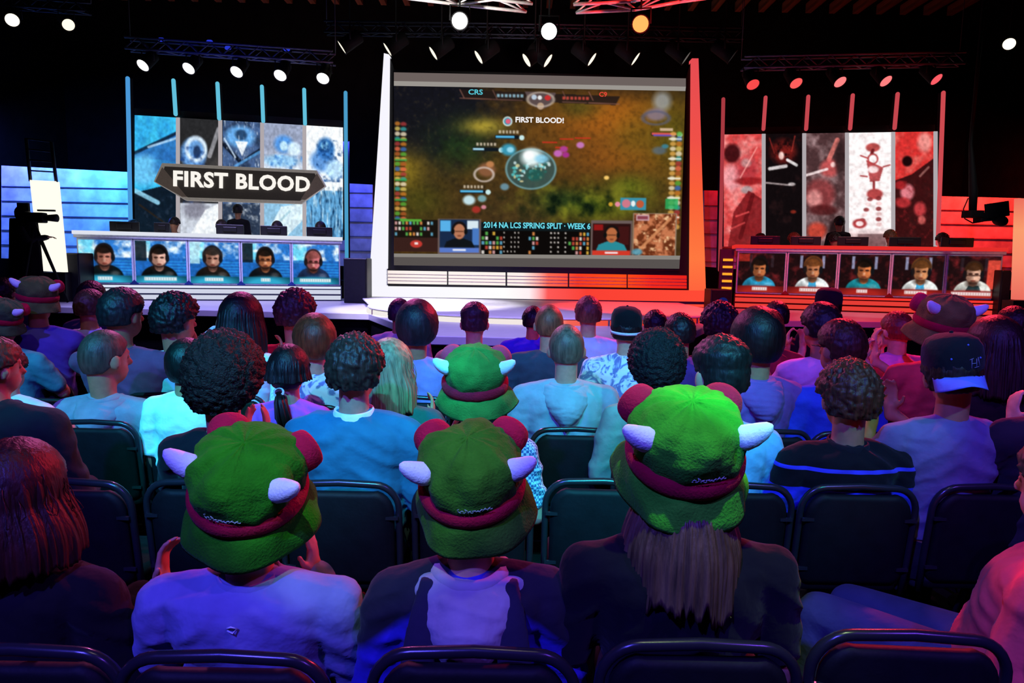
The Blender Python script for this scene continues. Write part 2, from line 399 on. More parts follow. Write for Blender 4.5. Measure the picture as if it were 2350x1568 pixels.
slab('base_groove', [(840, 681), (1622, 693), (1622, 699), (840, 688)], mat('plastic', '241c3c'), parent=pt, Y=YS - .05)
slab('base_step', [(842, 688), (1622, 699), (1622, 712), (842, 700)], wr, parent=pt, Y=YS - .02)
slab('inner_frame', [(893, 125), (905, 160), (1575, 176), (1588, 134), (1592, 668), (886, 658)], mat('plastic', '050507'), parent=pt, Y=YS + .12, t=.3)
slab('left_glass_edge', [(886, 617), (889, 617), (889, 655), (886, 655)], mat('metal', '8a90a8'), parent=pt, Y=YS + .0)
# ribbed lit panels under the screen
for i, (xa, xb) in enumerate([(890, 1025), (1029, 1160), (1164, 1303), (1307, 1438), (1442, 1576)]):
    o = slab('light_panel', [(xa, 621 + (xa - 890) * .017), (xb, 621 + (xb - 890) * .017), (xb, 651 + (xb - 890) * .017), (xa, 651 + (xa - 890) * .017)],
         lerp_glow('panel_lamps', [(-3.6, 'f4e0da'), (-2.0, 'fff8f2'), (.2, 'fff0ea'), (.75, 'ff6a55'), (1.4, 'f63a20'), (2.3, 'ff5018'), (3.0, 'f42a1c'), (3.9, 'e8201c')], 1.0), parent=pt, Y=YS + .02, t=.08)
    for k in range(3):
        yy = 628.5 + 7.5 * k
        slab('rib', [(xa, yy + (xa - 890) * .017), (xb, yy + (xb - 890) * .017), (xb, yy + 1.6 + (xb - 890) * .017), (xa, yy + 1.6 + (xa - 890) * .017)],
             mat('metal', 'd8b8a8'), parent=pt, Y=YS + .0, t=.03)
# screen
sc = empty('big_screen', (.1, YS + .1, 1.6)); tag(sc, 'large projection screen showing a game broadcast in the middle of the stage', 'screen')
slab('screen_border', [(902, 163), (1575, 178), (1561, 622), (902, 612)], mat('plastic', '09090b'), parent=sc, Y=YS + .06, t=.05)
slab('upper_band', [(904, 166), (1574, 180), (1574, 199), (904, 186)], glow('6c615e', 1), parent=sc, Y=YS + .03, t=.03)
slab('upper_band_line', [(904, 186), (1574, 199), (1573, 209), (904, 197)], glow('9b9690', 1), parent=sc, Y=YS + .03, t=.03)
slab('lower_band_line', [(904, 582), (1561, 587), (1560, 596), (904, 590)], glow('8a857f', 1), parent=sc, Y=YS + .03, t=.03)
slab('lower_band', [(904, 590), (1560, 596), (1559, 617), (904, 609)], glow('585250', 1), parent=sc, Y=YS + .03, t=.03)

def game_picture():
    c = Canvas(904, 197, 1572, 584, .72, (70, 50, 22))
    n1, n2, n3 = c.fbm(60, 1), c.fbm(25, 2), c.fbm(8, 3)
    c.blend(np.clip((n1 - .4) * 1.5, 0, .6), (112, 72, 24))
    X, Y = c.X, c.Y
    g = lambda cx, cy, rx, ry: np.exp(-(((X - cx) / rx) ** 2 + ((Y - cy) / ry) ** 2))
    c.blend(g(1400, 260, 130, 60) * 1.0, (176, 96, 26)); c.blend(g(1440, 350, 150, 50) * .9, (150, 84, 26)); c.blend(g(1150, 360, 130, 70) * .5, (96, 66, 28))
    c.blend(g(1080, 470, 110, 70) * .8, (66, 48, 26)); c.blend(g(1230, 490, 90, 50) * .7, (70, 52, 32))
    c.blend(g(1540, 300, 60, 90) * .7, (84, 84, 20)); c.blend(g(1450, 300, 50, 60) * .4, (110, 96, 24))
    c.blend(np.clip(g(950, 250, 175, 120) * 2.4 - .25 - (n2 - .5), 0, 1), (20, 20, 28)); c.blend(g(1060, 330, 75, 60) * .9 * np.clip(n2 * 2, 0, 1), (34, 56, 28))
    c.blend(g(1110, 285, 46, 18) * 1.0, (170, 150, 52)); c.blend(g(930, 390, 45, 45), (140, 116, 34)); c.blend(g(1330, 240, 50, 25) * .6, (60, 72, 26))
    c.blend(g(1360, 465, 120, 40) * 1.0, (66, 80, 20)); c.blend(g(1450, 420, 50, 28) * .9, (104, 112, 28)); c.blend(g(1290, 450, 60, 25) * .7, (34, 58, 28)); c.blend(g(960, 460, 70, 50) * .7, (70, 72, 22))
    c.blend(np.clip(.52 - n3, 0, 1) * .8, (14, 12, 8)); c.blend(np.clip(n3 - .62, 0, 1) * .6, (190, 150, 60)); c.blend(g(1340, 455, 150, 50) * np.clip(n2 - .5, 0, 1) * 2.5, (150, 150, 40)); c.blend(g(1340, 465, 160, 40) * np.clip(.48 - n2, 0, 1) * 5, (14, 26, 14))
    c.blend(np.clip((230 - Y) / 40, 0, 1) * np.clip((X - 1040) / 50, 0, 1) * .5, (30, 24, 20))
    # score bar
    c.poly([(1055, 203), (1422, 212), (1412, 232), (1068, 224)], '241a18', .9)
    for xa, xb, col in ((1055, 1128, '8a5a4c'), (1130, 1198, '6e4a40'), (1290, 1345, '6e4a40'), (1350, 1420, '8a5a4c')):
        c.line(xa, 222 + (xa - 1055) * .02, xb, 222 + (xb - 1055) * .02, 2, col); c.line(xa, 203, xa + 10, 222, 2, col)
    for x in range(1140, 1200, 9): c.rect(x, 211, x + 6, 218, '8fb8c8', .9)
    for x in range(1290, 1350, 9): c.rect(x, 214, x + 6, 221, 'c0483c', .9)
    c.poly([(1203, 204), (1275, 206), (1262, 236), (1240, 246), (1216, 232)], '5a4a4a'); c.ell(1225, 217, 6, 6, 'b8c8d8'); c.ell(1238, 218, 5, 5, 'e8e8e8'); c.ell(1256, 218, 7, 6, 'c83030'); c.ell(1240, 237, 8, 8, 'b89a80'); c.ring(1240, 222, 30, 16, .14, 'c8b8a8', .7)
    # banner line icon
    c.ell(1165, 273, 11, 11, 'e8f0f0'); c.ell(1165, 273, 8.5, 8.5, '3a9ab0'); c.ell(1166, 273, 6, 6, 'e0607a')
    # health bars and small shapes
    def bar(x, y, w_, c1, f=.8, nm=True):
        c.rect(x, y, x + w_, y + 8, '101820'); c.rect(x + 1, y + 1, x + w_ * f, y + 6, c1); c.ell(x + w_ + 6, y + 5, 6, 6, 'c8e8e8')
        if nm:
            for k in range(6): c.rect(x + w_ * .15 + k * 8, y - 11, x + w_ * .15 + k * 8 + 5, y - 4, 'd8c8b0', .8)
    bar(1137, 305, 55, '58b8e8'); bar(1085, 334, 60, 'a8dcf0', .45); bar(1056, 432, 60, '58b8e8', .9)
    for x, y, w_ in ((1245, 318, 35), (1285, 310, 32), (1320, 307, 36), (1275, 330, 30)): c.rect(x, y, x + w_, y + 3, 'd03020', .9)
    bar(1495, 293, 60, 'e05a50', .98, False); c.rect(1500, 298, 1550, 302, '6a50b0'); c.rect(1515, 283, 1545, 289, 'e8c8b0', .8)
    # bubble
    c.ell(1220, 382, 58, 48, '35565a', .75, .06); c.ring(1220, 382, 57, 46, .05, '78a8b0', .8)
    rs = np.random.RandomState(4)
    for k in range(60):
        a = rs.rand() * 6.28; r = rs.rand() ** .7
        c.ell(1220 + 46 * r * math.cos(a), 382 + 36 * r * math.sin(a), 2 + 3 * rs.rand(), 2 + 2 * rs.rand(), ['58c8c8', 'd8f0f0', '2a6a60', '88d8e0', 'e8d8a0'][k % 5], .8, .5)
    c.ell(1222, 355, 24, 20, 'f0ffff', .95, .7); c.ell(1215, 350, 12, 10, 'ffffff', 1, .6); c.ell(1245, 358, 16, 10, '88d0f0', .8, .6); c.ell(1230, 395, 20, 14, '1f5a52', .8, .6)
    for x, y, r_, col in ((1168, 338, 17, '3a9ab8'), (1172, 338, 8, '9adcf0'), (1118, 385, 20, '8a5a3c'), (1126, 372, 9, 'c08050'), (1295, 335, 9, 'b04098'), (1282, 345, 10, 'c868c0'), (1333, 325, 9, 'c878c0'), (1300, 348, 8, 'a83090'), (1160, 424, 10, '6a90a0'), (1078, 456, 14, 'c8e8f0'), (1108, 452, 10, '78a8b0'), (1095, 478, 10, 'a83028'), (1112, 472, 6, 'd8889a'), (1395, 400, 6, 'ffd070')):
        c.ell(x, y, r_, r_ * .8, col, .95, .5)
    c.ring(1112, 396, 22, 16, .16, 'd8c8c0', .8)
    # dark whirl top right, generic
    c.ell(1518, 222, 20, 22, 'a8b0b8', .7, .8); c.ell(1505, 252, 24, 14, '8a7a90', .8, .6); c.ring(1505, 260, 30, 15, .2, '5a5a70', .7); c.ell(1515, 335, 16, 9, '5a6a78', .8, .6); c.ell(1528, 325, 8, 5, '3a8aa8', .8, .6)
    # side columns of small portraits
    cols = ['c87828', 'e0a850', 'a83838', 'd8c060', '58a838', 'e86848', 'f0e0c0', '386ab8', 'b05828', '38a0a0']
    for k in range(20):
        y = 278 + k * 11.5; 
        c.ell(912, y + 4, 6, 5, cols[(k * 3) % 10], .8, .5); c.ell(926, y + 5, 7, 5, cols[(k * 7 + 2) % 10], .8, .5); c.rect(906, y + 9, 930, y + 10.5, '201008')
        if k % 4 == 3: c.rect(906, y + 4, 934, y + 9, '30a048', .8)
        c.ell(1546, y + 18, 7, 5, cols[(k * 5 + 1) % 10], .8, .5); c.ell(1560, y + 18, 7, 6, cols[(k * 3 + 4) % 10], .8, .5); 
        if k % 4 == 1: c.rect(1536, y + 16, 1566, y + 20, 'f0f0e0', .8)
    c.rect(1532, 448, 1562, 472, '28b060', .8)
    # picture in picture: kill feed
    c.rect(1428, 446, 1488, 475, '3a90a8'); c.ell(1442, 460, 10, 10, 'd07888'); c.ell(1474, 461, 9, 9, 'c05838'); c.ell(1458, 460, 5, 7, 'e8f0f0'); c.ell(1406, 462, 5, 5, 'd0a030'); c.ell(1422, 462, 6, 6, 'e88aa0')
    # bottom bar
    c.rect(904, 503, 1008, 545, '14100e', .9); c.rect(904, 545, 1008, 578, '38201c')
    rs = np.random.RandomState(9); pal = ['e8e0d8', 'c04838', '60a8c8', 'e0b040', 'd88848', '58b050', 'd8a0a0']
    for r_ in range(3):
        for q in range(12):
            if rs.rand() < .8: c.rect(906 + q * 8.3, 507 + r_ * 13, 906 + q * 8.3 + 5.5, 507 + r_ * 13 + 8, pal[rs.randint(7)], .9)
    c.rect(918, 502, 968, 507, '58a838'); c.ell(956, 560, 14, 9, 'c03830'); c.rect(952, 556, 960, 562, 'f0e0e0')
    c.rect(1106, 507, 1361, 527, '101c20'); c.rect(1106, 527, 1361, 586, '0c0908')
    for r_ in range(5):
        for q in range(30):
            if q in (11, 12, 16, 17, 18, 22) or rs.rand() < .25: continue
            pl = pal if (q < 6 or 13 <= q <= 15 or q > 23) else ['e8e0d8', 'c8c0b8']
            sz = 6 if pl is pal else 3.4
            c.rect(1108 + q * 8.4, 530 + r_ * 11, 1108 + q * 8.4 + sz, 530 + r_ * 11 + (8 if sz == 6 else 4), pl[rs.randint(len(pl))], .9)
    for x0, x1 in ((1008, 1104), (1364, 1456)): c.rect(x0 - 2, 500, x1 + 2, 586, '6a5a58')
    # two player shots
    def shot(x0, y0, x1, y1, bgs, shirt, face, bar_):
        c.rect(x0, y0, x1, y1, bgs[0])
        for (a, b2, col) in bgs[1]: c.rect(x0 + a[0], y0 + a[1], x0 + b2[0], y0 + b2[1], col)
        mx = (x0 + x1) / 2; hy = y0 + (y1 - y0) * .36
        c.poly([(mx - 40, y1), (mx - 30, y1 - 26), (mx - 10, y1 - 34), (mx + 10, y1 - 34), (mx + 30, y1 - 26), (mx + 42, y1)], shirt)
        c.ell(mx, hy - 6, 17, 18, '181010'); c.ell(mx, hy, 13.5, 18, face, 1, .1); c.rect(mx - 10, hy - 2, mx + 10, hy + 1, '4a2818', .7); c.ell(mx, hy + 10, 5, 2, '6a3020', .6)
        c.ell(mx - 15, hy, 4, 7, '101010'); c.ell(mx + 15, hy, 4, 7, '101010')
        c.rect(x0, y1 - 12, x1, y1, bar_); c.rect(mx - 15, y1 - 9, mx + 15, y1 - 4, 'f8f8ff', .9)
    shot(1010, 502, 1102, 580, ('182a48', [((2, 2), (26, 28), '58b0e8'), ((64, 2), (90, 22), 'd8e8f0'), ((76, 20), (92, 60), '4878c0')]), '101418', 'b87858', '5878c8')
    shot(1366, 508, 1454, 584, ('2a1010', [((2, 2), (24, 16), '901818'), ((60, 6), (84, 50), '401414')]), '2a8a98', 'b86a40', 'd03828')
    # small map
    c.rect(1459, 482, 1560, 586, '9a8878'); c.rect(1461, 484, 1558, 584, '6a3018'); n = c.fbm(12, 22)
    inm = ((X > 1461) & (X < 1558) & (Y > 484) & (Y < 584)) * 1.0
    c.blend(inm * np.clip((n - .45) * 5, 0, 1), 'c87850'); c.blend(inm * np.clip((c.fbm(9, 31) - .58) * 6, 0, 1), 'f0c090'); c.line(1470, 575, 1545, 495, 7, 'd89060', .8)
    c.ell(1470, 575, 12, 8, '48a0c0', .8, .5); c.rect(1466, 486, 1496, 500, 'c8a0a8'); c.rect(1469, 489, 1493, 497, '7a2838', .8)
    return c
gpic = game_picture()
# crude lens softness of a projected picture
def soften(c, k=1):
    for _ in range(k):
        a = np.pad(c.a, ((1, 1), (1, 1), (0, 0)), 'edge')
        c.a = (a[1:-1, 1:-1] * 4 + a[:-2, 1:-1] * 2 + a[2:, 1:-1] * 2 + a[1:-1, :-2] * 2 + a[1:-1, 2:] * 2 + a[:-2, :-2] + a[2:, 2:] + a[:-2, 2:] + a[2:, :-2]) / 16
soften(gpic, 1)
kid(gpic.panel('picture', at(904, 197, YS + .025), at(1573, 209, YS + .025), at(904, 582, YS + .025), at(1561, 587, YS + .025)), sc)
def screen_text(s, x0, y0, x1, y1, col, bold=.03, Y=YS + .02, sl=.017, parent=sc):
    kid(place_text('lettering', s, at(x0, y0, Y), at(x1, y0 + (x1 - x0) * sl, Y), at(x0, y1, Y), glow(col), None, bold, .004), parent)
screen_text('FIRST BLOOD!', 1183, 268, 1294, 281, 'f8f4f4', .03, sl=.02)
screen_text('2014 NA LCS SPRING SPLIT \u00b7 WEEK 6', 1110, 509, 1355, 523, '6ad8e8', .03, sl=.015)
screen_text('CRS', 1075, 205, 1108, 217, '58c8d8', .02)
screen_text('C9', 1375, 211, 1393, 222, 'e84838', .02)

# ------------------------------------------------------------------ banner backdrops left and right
LA = at(305, 540, 16.0); LB = at(790, 545, 17.0); LA, LB = (LA.x, 16.0), (LB.x, 17.0)
RA = at(1660, 560, 16.9); RB = at(2150, 560, 16.1); RA, RB = (RA.x, 16.9), (RB.x, 16.1)
def art_left(i, h=200, w=70):
    c = Canvas(0, 0, 92, 262, .8, (40, 110, 190)); X, Y = c.X, c.Y; s = 50 + i
    n1, n2, n3 = c.fbm(50, s), c.fbm(20, s + 9, sx=1.4), c.fbm(9, s + 19)
    if i == 0:
        c.a[:] = np.array((60, 190, 236)) / 255; c.blend(np.clip(n2 - .35, 0, 1) * 1.2, '1c78c8'); c.poly([(0, 82), (40, 62), (92, 30), (92, 95), (50, 92), (0, 90)], '2a5aa8', .7)
        c.line(0, 80, 90, 34, 7, '0e2038', .9); c.line(30, 66, 92, 44, 5, 'b8dcf8', .8); c.ell(20, 115, 36, 32, '6ac0f0', .9, .5); c.ell(70, 105, 30, 22, '2a68b0', .7, .6)
        c.poly([(0, 165), (92, 140), (92, 262), (0, 262)], '0c1420', .95); c.line(0, 160, 50, 185, 10, '9adcf8', .8); c.line(10, 190, 80, 240, 4, '2a2018', .8); c.blend(np.clip(n3 - .6, 0, 1) * 3 * (Y > 170), '2a3a50')
    elif i == 1:
        c.a[:] = np.array((40, 40, 42)) / 255; c.blend(np.clip(n1 - .5, 0, 1) * 1.5, '605a58'); c.ell(32, 76, 30, 34, '6aa0dc', 1, .3); c.ring(38, 66, 22, 24, .25, 'd8ecff'); c.ell(40, 72, 9, 14, '1a2c50', .9, .4)
        c.line(92, 20, 70, 80, 10, 'c8c8d0', .6); c.blend(np.clip(n3 - .5, 0, 1) * 2.5 * (X < 60) * (Y > 60), '183a78'); c.rect(0, 185, 92, 262, 'cdd4e0', .95); c.ell(36, 200, 28, 20, '6a6878', .7, .6); c.poly([(20, 262), (60, 200), (92, 185), (92, 262)], 'f4faff', .9)
    elif i == 2:
        c.a[:] = np.array((70, 96, 140)) / 255; c.blend(np.clip(n2 - .4, 0, 1) * 2, '182438'); c.ell(42, 34, 34, 24, '6ab0f0', .9, .4); c.ell(44, 30, 14, 12, '183050', .8, .4); c.poly([(30, 45), (60, 45), (46, 78)], 'f0f8ff', .95)
        c.line(0, 50, 40, 88, 9, '0c1220', .9); c.line(92, 60, 50, 88, 9, '0c1220', .8); c.line(4, 40, 30, 80, 4, 'd0e8ff', .8); c.line(88, 66, 30, 100, 6, '58a0e0', .8); c.blend(np.clip(c.fbm(6, 90, sx=3, sy=.5) - .62, 0, 1) * 4, 'e8f4ff'); c.rect(0, 185, 92, 262, '283448', .9); c.blend(np.clip(n3 - .5, 0, 1) * 3 * (Y > 180), 'c8d0d8')
    elif i == 3:
        c.a[:] = np.array((150, 160, 186)) / 255; c.blend(np.clip((Y - 55) / 60, 0, 1) * (Y < 180), 'e8f2fc'); c.ell(46, 46, 22, 20, '4a90e0', .9, .5); c.ell(46, 50, 9, 11, 'c8ecff', .9, .4); c.ell(70, 56, 16, 16, 'd8f0ff', .9, .5); c.ell(40, 84, 40, 14, '9ad0f8', .9, .5); c.blend(np.clip(n3 - .5, 0, 1) * 2.5 * (Y > 70) * (Y < 130), '3a78c0')
        c.rect(0, 180, 92, 262, '8ac0e0', .9); c.poly([(0, 262), (40, 190), (92, 180), (92, 220), (50, 262)], 'e8f8ff', .8); c.line(60, 200, 20, 240, 5, '78a8b8', .5)
    else:
        c.a[:] = np.array((244, 250, 255)) / 255; c.ell(48, 52, 22, 26, '2a6ab0', .95, .4); c.ell(46, 46, 10, 12, '8ac8e8', .9, .5); c.ell(40, 80, 30, 26, '3a7ac8', .8, .5); c.blend(np.clip(n3 - .5, 0, 1) * 3.4 * (X > 24) * (Y > 30) * (Y < 130), '123c78'); c.ell(70, 100, 22, 22, 'b8e0ff', .9, .5)
        c.rect(0, 150, 92, 262, '4a98d0', .85); c.blend(np.clip(c.fbm(10, 77, sx=2.4, sy=.4) - .5, 0, 1) * 4 * (Y > 140), '143a60'); c.blend(np.clip(c.fbm(9, 78, sx=2.4, sy=.3) - .55, 0, 1) * 4 * (Y > 120), 'e0f6ff')
    c.a = np.clip(c.a * (.80 + .46 * c.fbm(6, s + 40, sx=1.3)[..., None]), 0, 1); soften(c, 1); return c
def art_right(i):
    c = Canvas(0, 0, 92, 262, .8, (120, 20, 24)); X, Y = c.X, c.Y; s = 150 + i
    n1, n2, n3 = c.fbm(50, s), c.fbm(20, s + 9), c.fbm(8, s + 19)
    if i == 0:
        c.a[:] = np.array((206, 66, 66)) / 255; c.blend(np.clip(n2 - .4, 0, 1) * 2, 'ee9a96'); c.ell(20, 44, 20, 22, '3a0c10', .95, .4); c.ell(20, 100, 24, 30, 'e89aa0', .9, .5); c.ell(56, 82, 26, 30, 'a83038', .8, .6); c.ell(54, 66, 12, 10, 'b89a98', .7, .6); c.ell(60, 108, 34, 9, '8a1418', .8, .5); c.ell(56, 128, 14, 9, 'a8989a', .9, .5)
        c.poly([(10, 262), (24, 180), (60, 130), (92, 150), (92, 262)], '7a1a1e', .9); c.line(70, 140, 40, 240, 10, '581014', .8); c.line(30, 190, 60, 180, 4, 'e05050', .8); c.line(16, 220, 50, 205, 4, 'd04848', .8); c.line(40, 100, 80, 30, 3, 'ffb0a8', .7)
    elif i == 1:
        c.a[:] = np.array((16, 10, 12)) / 255; c.ell(45, 40, 30, 26, '7a1c18', .9, .7); c.blend(np.clip(n3 - .42, 0, 1) * 3 * (Y < 70), '18080a'); c.ell(40, 50, 7, 9, 'f0c8c0', .95, .5); c.line(10, 80, 52, 74, 8, 'd8d0d0', .9); c.line(55, 60, 78, 72, 7, 'e8e4e4', .9); c.line(74, 6, 66, 40, 3, 'a03028', .8); c.line(10, 10, 22, 44, 3, '8a2420', .8)
        c.line(0, 112, 60, 118, 4, 'b8a8a8', .8); c.ell(66, 116, 9, 4, 'e8dcdc', .8, .5); c.ell(70, 180, 7, 4, 'a83020', .7, .6); c.blend(np.clip(n2 - .6, 0, 1) * 1.5, '402020')
    elif i == 2:
        c.a[:] = np.array((74, 48, 50)) / 255; c.blend(np.clip(n2 - .4, 0, 1) * 2, 'a88a8c'); c.line(54, 60, 74, 16, 11, 'd07068', .9); c.ell(56, 80, 22, 20, 'c05050', .9, .5); c.ell(64, 72, 6, 6, 'f0d8d4', .8, .5); c.line(0, 96, 50, 82, 6, 'f0dcdc', .9); c.ell(34, 140, 34, 36, '8a3a3c', .9, .4); c.ell(20, 150, 18, 20, 'e8a09c', .7, .6); c.ell(40, 176, 34, 12, '4a1416', .8, .5); c.ell(26, 225, 22, 20, 'c04030', .9, .5); c.ell(74, 225, 20, 30, '201012', .95, .4); c.ell(80, 60, 12, 40, '2a1a1c', .8, .6)
    elif i == 3:
        c.a[:] = np.array((252, 240, 240)) / 255; r = 'a83a3c'
        # loose arrangement of blots and bars
        c.ell(52, 34, 15, 10, 'b04a48', 1, .3); c.line(52, 40, 46, 60, 7, '6a1c20'); c.line(46, 60, 26, 52, 3, r); c.ell(52, 60, 9, 10, 'f4e8e8', 1, .3); c.ring(52, 60, 10, 11, .2, r); c.poly([(38, 62), (74, 80), (66, 110), (46, 112)], r, .9); c.ell(52, 84, 12, 8, 'f8e0e0', .9, .4)
        c.line(74, 78, 88, 74, 3, r); c.line(40, 100, 26, 98, 3, r); c.line(54, 112, 54, 130, 5, '8a2a2c'); c.ell(56, 140, 17, 12, 'b04444', 1, .3)
        for k in range(6): c.ell(46 - k * 4, 152 + k * 12, 6, 4.5, ['8a3436', 'e8c8c8'][k % 2], .9, .4); c.ell(64 + (k % 2), 150 + k * 12, 6, 5, ['7a2a2c', 'e0b8b8'][k % 2], .9, .4)
        c.ell(24, 208, 15, 11, r, 1, .3); c.ell(24, 208, 8, 6, 'f8dcdc', 1, .3); c.blend(np.clip((Y - 215) / 40, 0, 1) * .8, 'b07878'); c.rect(20, 232, 80, 262, '5a3a3c', .7)
    else:
        c.a[:] = np.array((206, 48, 46)) / 255; c.blend(np.clip(n2 - .45, 0, 1) * 1.8, 'e88478'); c.ell(30, 66, 12, 12, '1a0608', 1, .4); c.ell(70, 24, 16, 22, 'e8a8a0', .7, .6); c.poly([(0, 110), (40, 96), (92, 60), (92, 262), (0, 262)], '2a0c0e', .92)
        for x, y, rx, ry, col in ((30, 136, 16, 18, 'e0808a'), (20, 160, 18, 12, 'b83034'), (60, 175, 14, 16, 'c03c40'), (14, 120, 14, 10, 'a02024'), (64, 200, 9, 10, 'd0605c')): c.ell(x, y, rx, ry, col, .9, .5)
        c.line(60, 100, 80, 80, 5, 'a8706a', .7); c.blend(np.clip(n3 - .6, 0, 1) * 2.5 * (Y > 110), '8a1c20')
    c.a = np.clip(c.a * (.82 + .44 * c.fbm(6, s + 40)[..., None]), 0, 1); soften(c, 1); return c
white_edge = glow('b8b0b4', .9); dark_pl = mat('plastic', '0b0b0d')
def backdrop(A, B, cols, seps, topy, boty, arts, name_label, tubes, tube_mats, headcol, side):
    r = empty('banner_backdrop', ((A[0] + B[0]) / 2, (A[1] + B[1]) / 2 + .1, 1.15)); tag(r, name_label, 'backdrop')
    x0, x1 = cols[0][0] - 4, cols[-1][1] + 4
    ty = lambda x: topy[0] + (topy[1] - topy[0]) * (x - x0) / (x1 - x0)
    back = MB(); back.prism([onp(x0, ty(x0) - 16, A, B, -.06), onp(x1, ty(x1) - 16, A, B, -.06), onp(x1, boty + 6, A, B, -.06), onp(x0, boty, A, B, -.06)], (0, .12, 0))
    kid(back.build('backing', mat('plastic', headcol), smooth=False), r)
    for i, (xa, xb) in enumerate(cols):
        kid(arts(i).panel('banner', onp(xa, ty(xa), A, B), onp(xb, ty(xb), A, B), onp(xa, boty, A, B), onp(xb, boty, A, B)), r)
    for x in seps:
        b = MB(); b.prism([onp(x - 4, ty(x), A, B, .01), onp(x + 4, ty(x), A, B, .01), onp(x + 4, boty, A, B, .01), onp(x - 4, boty, A, B, .01)], (0, -.03, 0))
        kid(b.build('divider', white_edge, smooth=False), r)
    for (x, yt, xb_, yb), m in zip(tubes, tube_mats):
        b = MB(); p1, p2 = onp(x, yt, A, B, .05), onp(xb_, yb, A, B, .05); b.cap(p1, .045, p2, .045, 10)
        t = kid(b.build('light_tube', m), r)
        b = MB(); q1, q2 = p1 + Vector((0, .10, .02)), p2 + Vector((0, .10, 0)); b.tube([q1, q2], .06, 4); k2 = kid(b.build('tube_housing', dark_pl, smooth=False), r)
        k2.parent = t; k2.matrix_parent_inverse.identity(); k2.matrix_basis = Matrix.Identity(4); t.matrix_parent_inverse = r.matrix_basis.inverted()
    return r
bt = [glow('4a98d8', 1)] + [glow('62c0dc', 1)] * 4 + [glow('4a9cc8', 1)]
backdrop(LA, LB, [(309, 405), (413, 501), (511, 599), (606, 695), (703, 787)], [409, 506, 602, 699], (264, 293), 545, art_left,
         'tall backdrop of five blue and white picture banners under cyan light tubes', 
         [(293, 180, 300, 535), (398, 185, 403, 262), (499, 192, 503, 272), (601, 199, 604, 278), (698, 206, 700, 284), (793, 213, 796, 640)], bt, '1a1516', 0)
rt = [glow('b03c44', .9)] + [glow('c84850', .95)] * 4 + [glow('cc4a50', 1)]
backdrop(RA, RB, [(1661, 1748), (1757, 1840), (1849, 1939), (1947, 2046), (2053, 2142)], [1752, 1845, 1943, 2049, 2146], (309, 302), 566, art_right,
         'tall backdrop of five red picture banners under red light tubes',
         [(1660, 228, 1652, 620), (1757, 224, 1752, 296), (1855, 222, 1850, 296), (1957, 219, 1951, 295), (2060, 216, 2053, 294), (2165, 213, 2152, 560)], rt, '140c0d', 1)
# title plate in front of the left banners
tp = empty('title_plate', onp(550, 470, LA, LB, .2)); tag(tp, 'dark six-sided FIRST BLOOD title plate across the blue banners', 'sign')
P = lambda x, y, o=.25: onp(x, y, LA, LB, o)
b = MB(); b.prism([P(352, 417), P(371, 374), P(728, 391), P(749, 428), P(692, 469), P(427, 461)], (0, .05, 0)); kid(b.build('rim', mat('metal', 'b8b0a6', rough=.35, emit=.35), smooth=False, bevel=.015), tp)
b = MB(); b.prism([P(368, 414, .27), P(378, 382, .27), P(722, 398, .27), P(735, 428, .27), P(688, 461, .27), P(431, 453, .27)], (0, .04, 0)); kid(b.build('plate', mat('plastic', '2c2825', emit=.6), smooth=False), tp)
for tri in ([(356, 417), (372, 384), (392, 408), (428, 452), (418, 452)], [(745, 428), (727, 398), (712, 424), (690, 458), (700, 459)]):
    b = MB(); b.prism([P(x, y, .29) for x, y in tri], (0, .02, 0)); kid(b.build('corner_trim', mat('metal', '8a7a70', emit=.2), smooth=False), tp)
kid(place_text('lettering', 'FIRST BLOOD', P(398, 391, .30), P(712, 406, .30), P(398, 428, .30), glow('fbf6ee', 1.0), None, .035, .03, sp=1.08), tp)

# ------------------------------------------------------------------ back walls washed with coloured light
def led_wall(name, xa, xb, ytop, ybot, Y, label, m):
    r = empty(name, (at((xa + xb) / 2, 600, Y).x, Y, DK)); tag(r, label, 'lit wall')
    b = MB(); b.prism([at(xa, ytop[0], Y), at(xb, ytop[1], Y), at(xb, ybot[1], Y), at(xa, ybot[0], Y)], (0, .1, 0)); kid(b.build('wall_sheet', m, smooth=False), r)
    n = 6
    for k in range(1, n):
        t = k / n; p, q = at(xa, ytop[0] + (ybot[0] - ytop[0]) * t, Y - .015), at(xb, ytop[1] + (ybot[1] - ytop[1]) * t, Y - .015)
        b = MB(); b.box((p + q) / 2, ((q - p).length, .02, .014)); o = b.build('seam_strip', mat('plastic', '2a3a6a' if 'blue' in label else '8a1a18'), smooth=False); kid(o, r)
wallm = mat('cloth', 'd8d8dc', rough=.7)
led_wall('backlit_wall', 3, 855, (380, 424), (593, 612), 18.2, 'long low wall behind the left desk washed with blue and cyan light', wallm)
led_wall('backlit_wall', 1616, 2344, (437, 455), (612, 668), 18.2, 'long low wall behind the right desk washed with bright red light', wallm)
for x, c_, e, sz in ((-12.7, (.10, .10, 1), 380, .8), (-11.6, (.05, .16, 1), 330, .7), (-10.1, (.04, .33, 1), 600, .7), (-3.9, (.06, .08, 1), 170, .5), (9.6, (1, .02, .02), 420, .6), (11.9, (1, .03, .02), 480, .8), (5.3, (1, .0, .0), 90, .4)):
    o = lamp('wall_wash', 'AREA', (x, 17.0, 4.9 if abs(x) > 7 else 4.4), (x * .98, 18.2, 2.4), c_, e * .42, .8, .3)

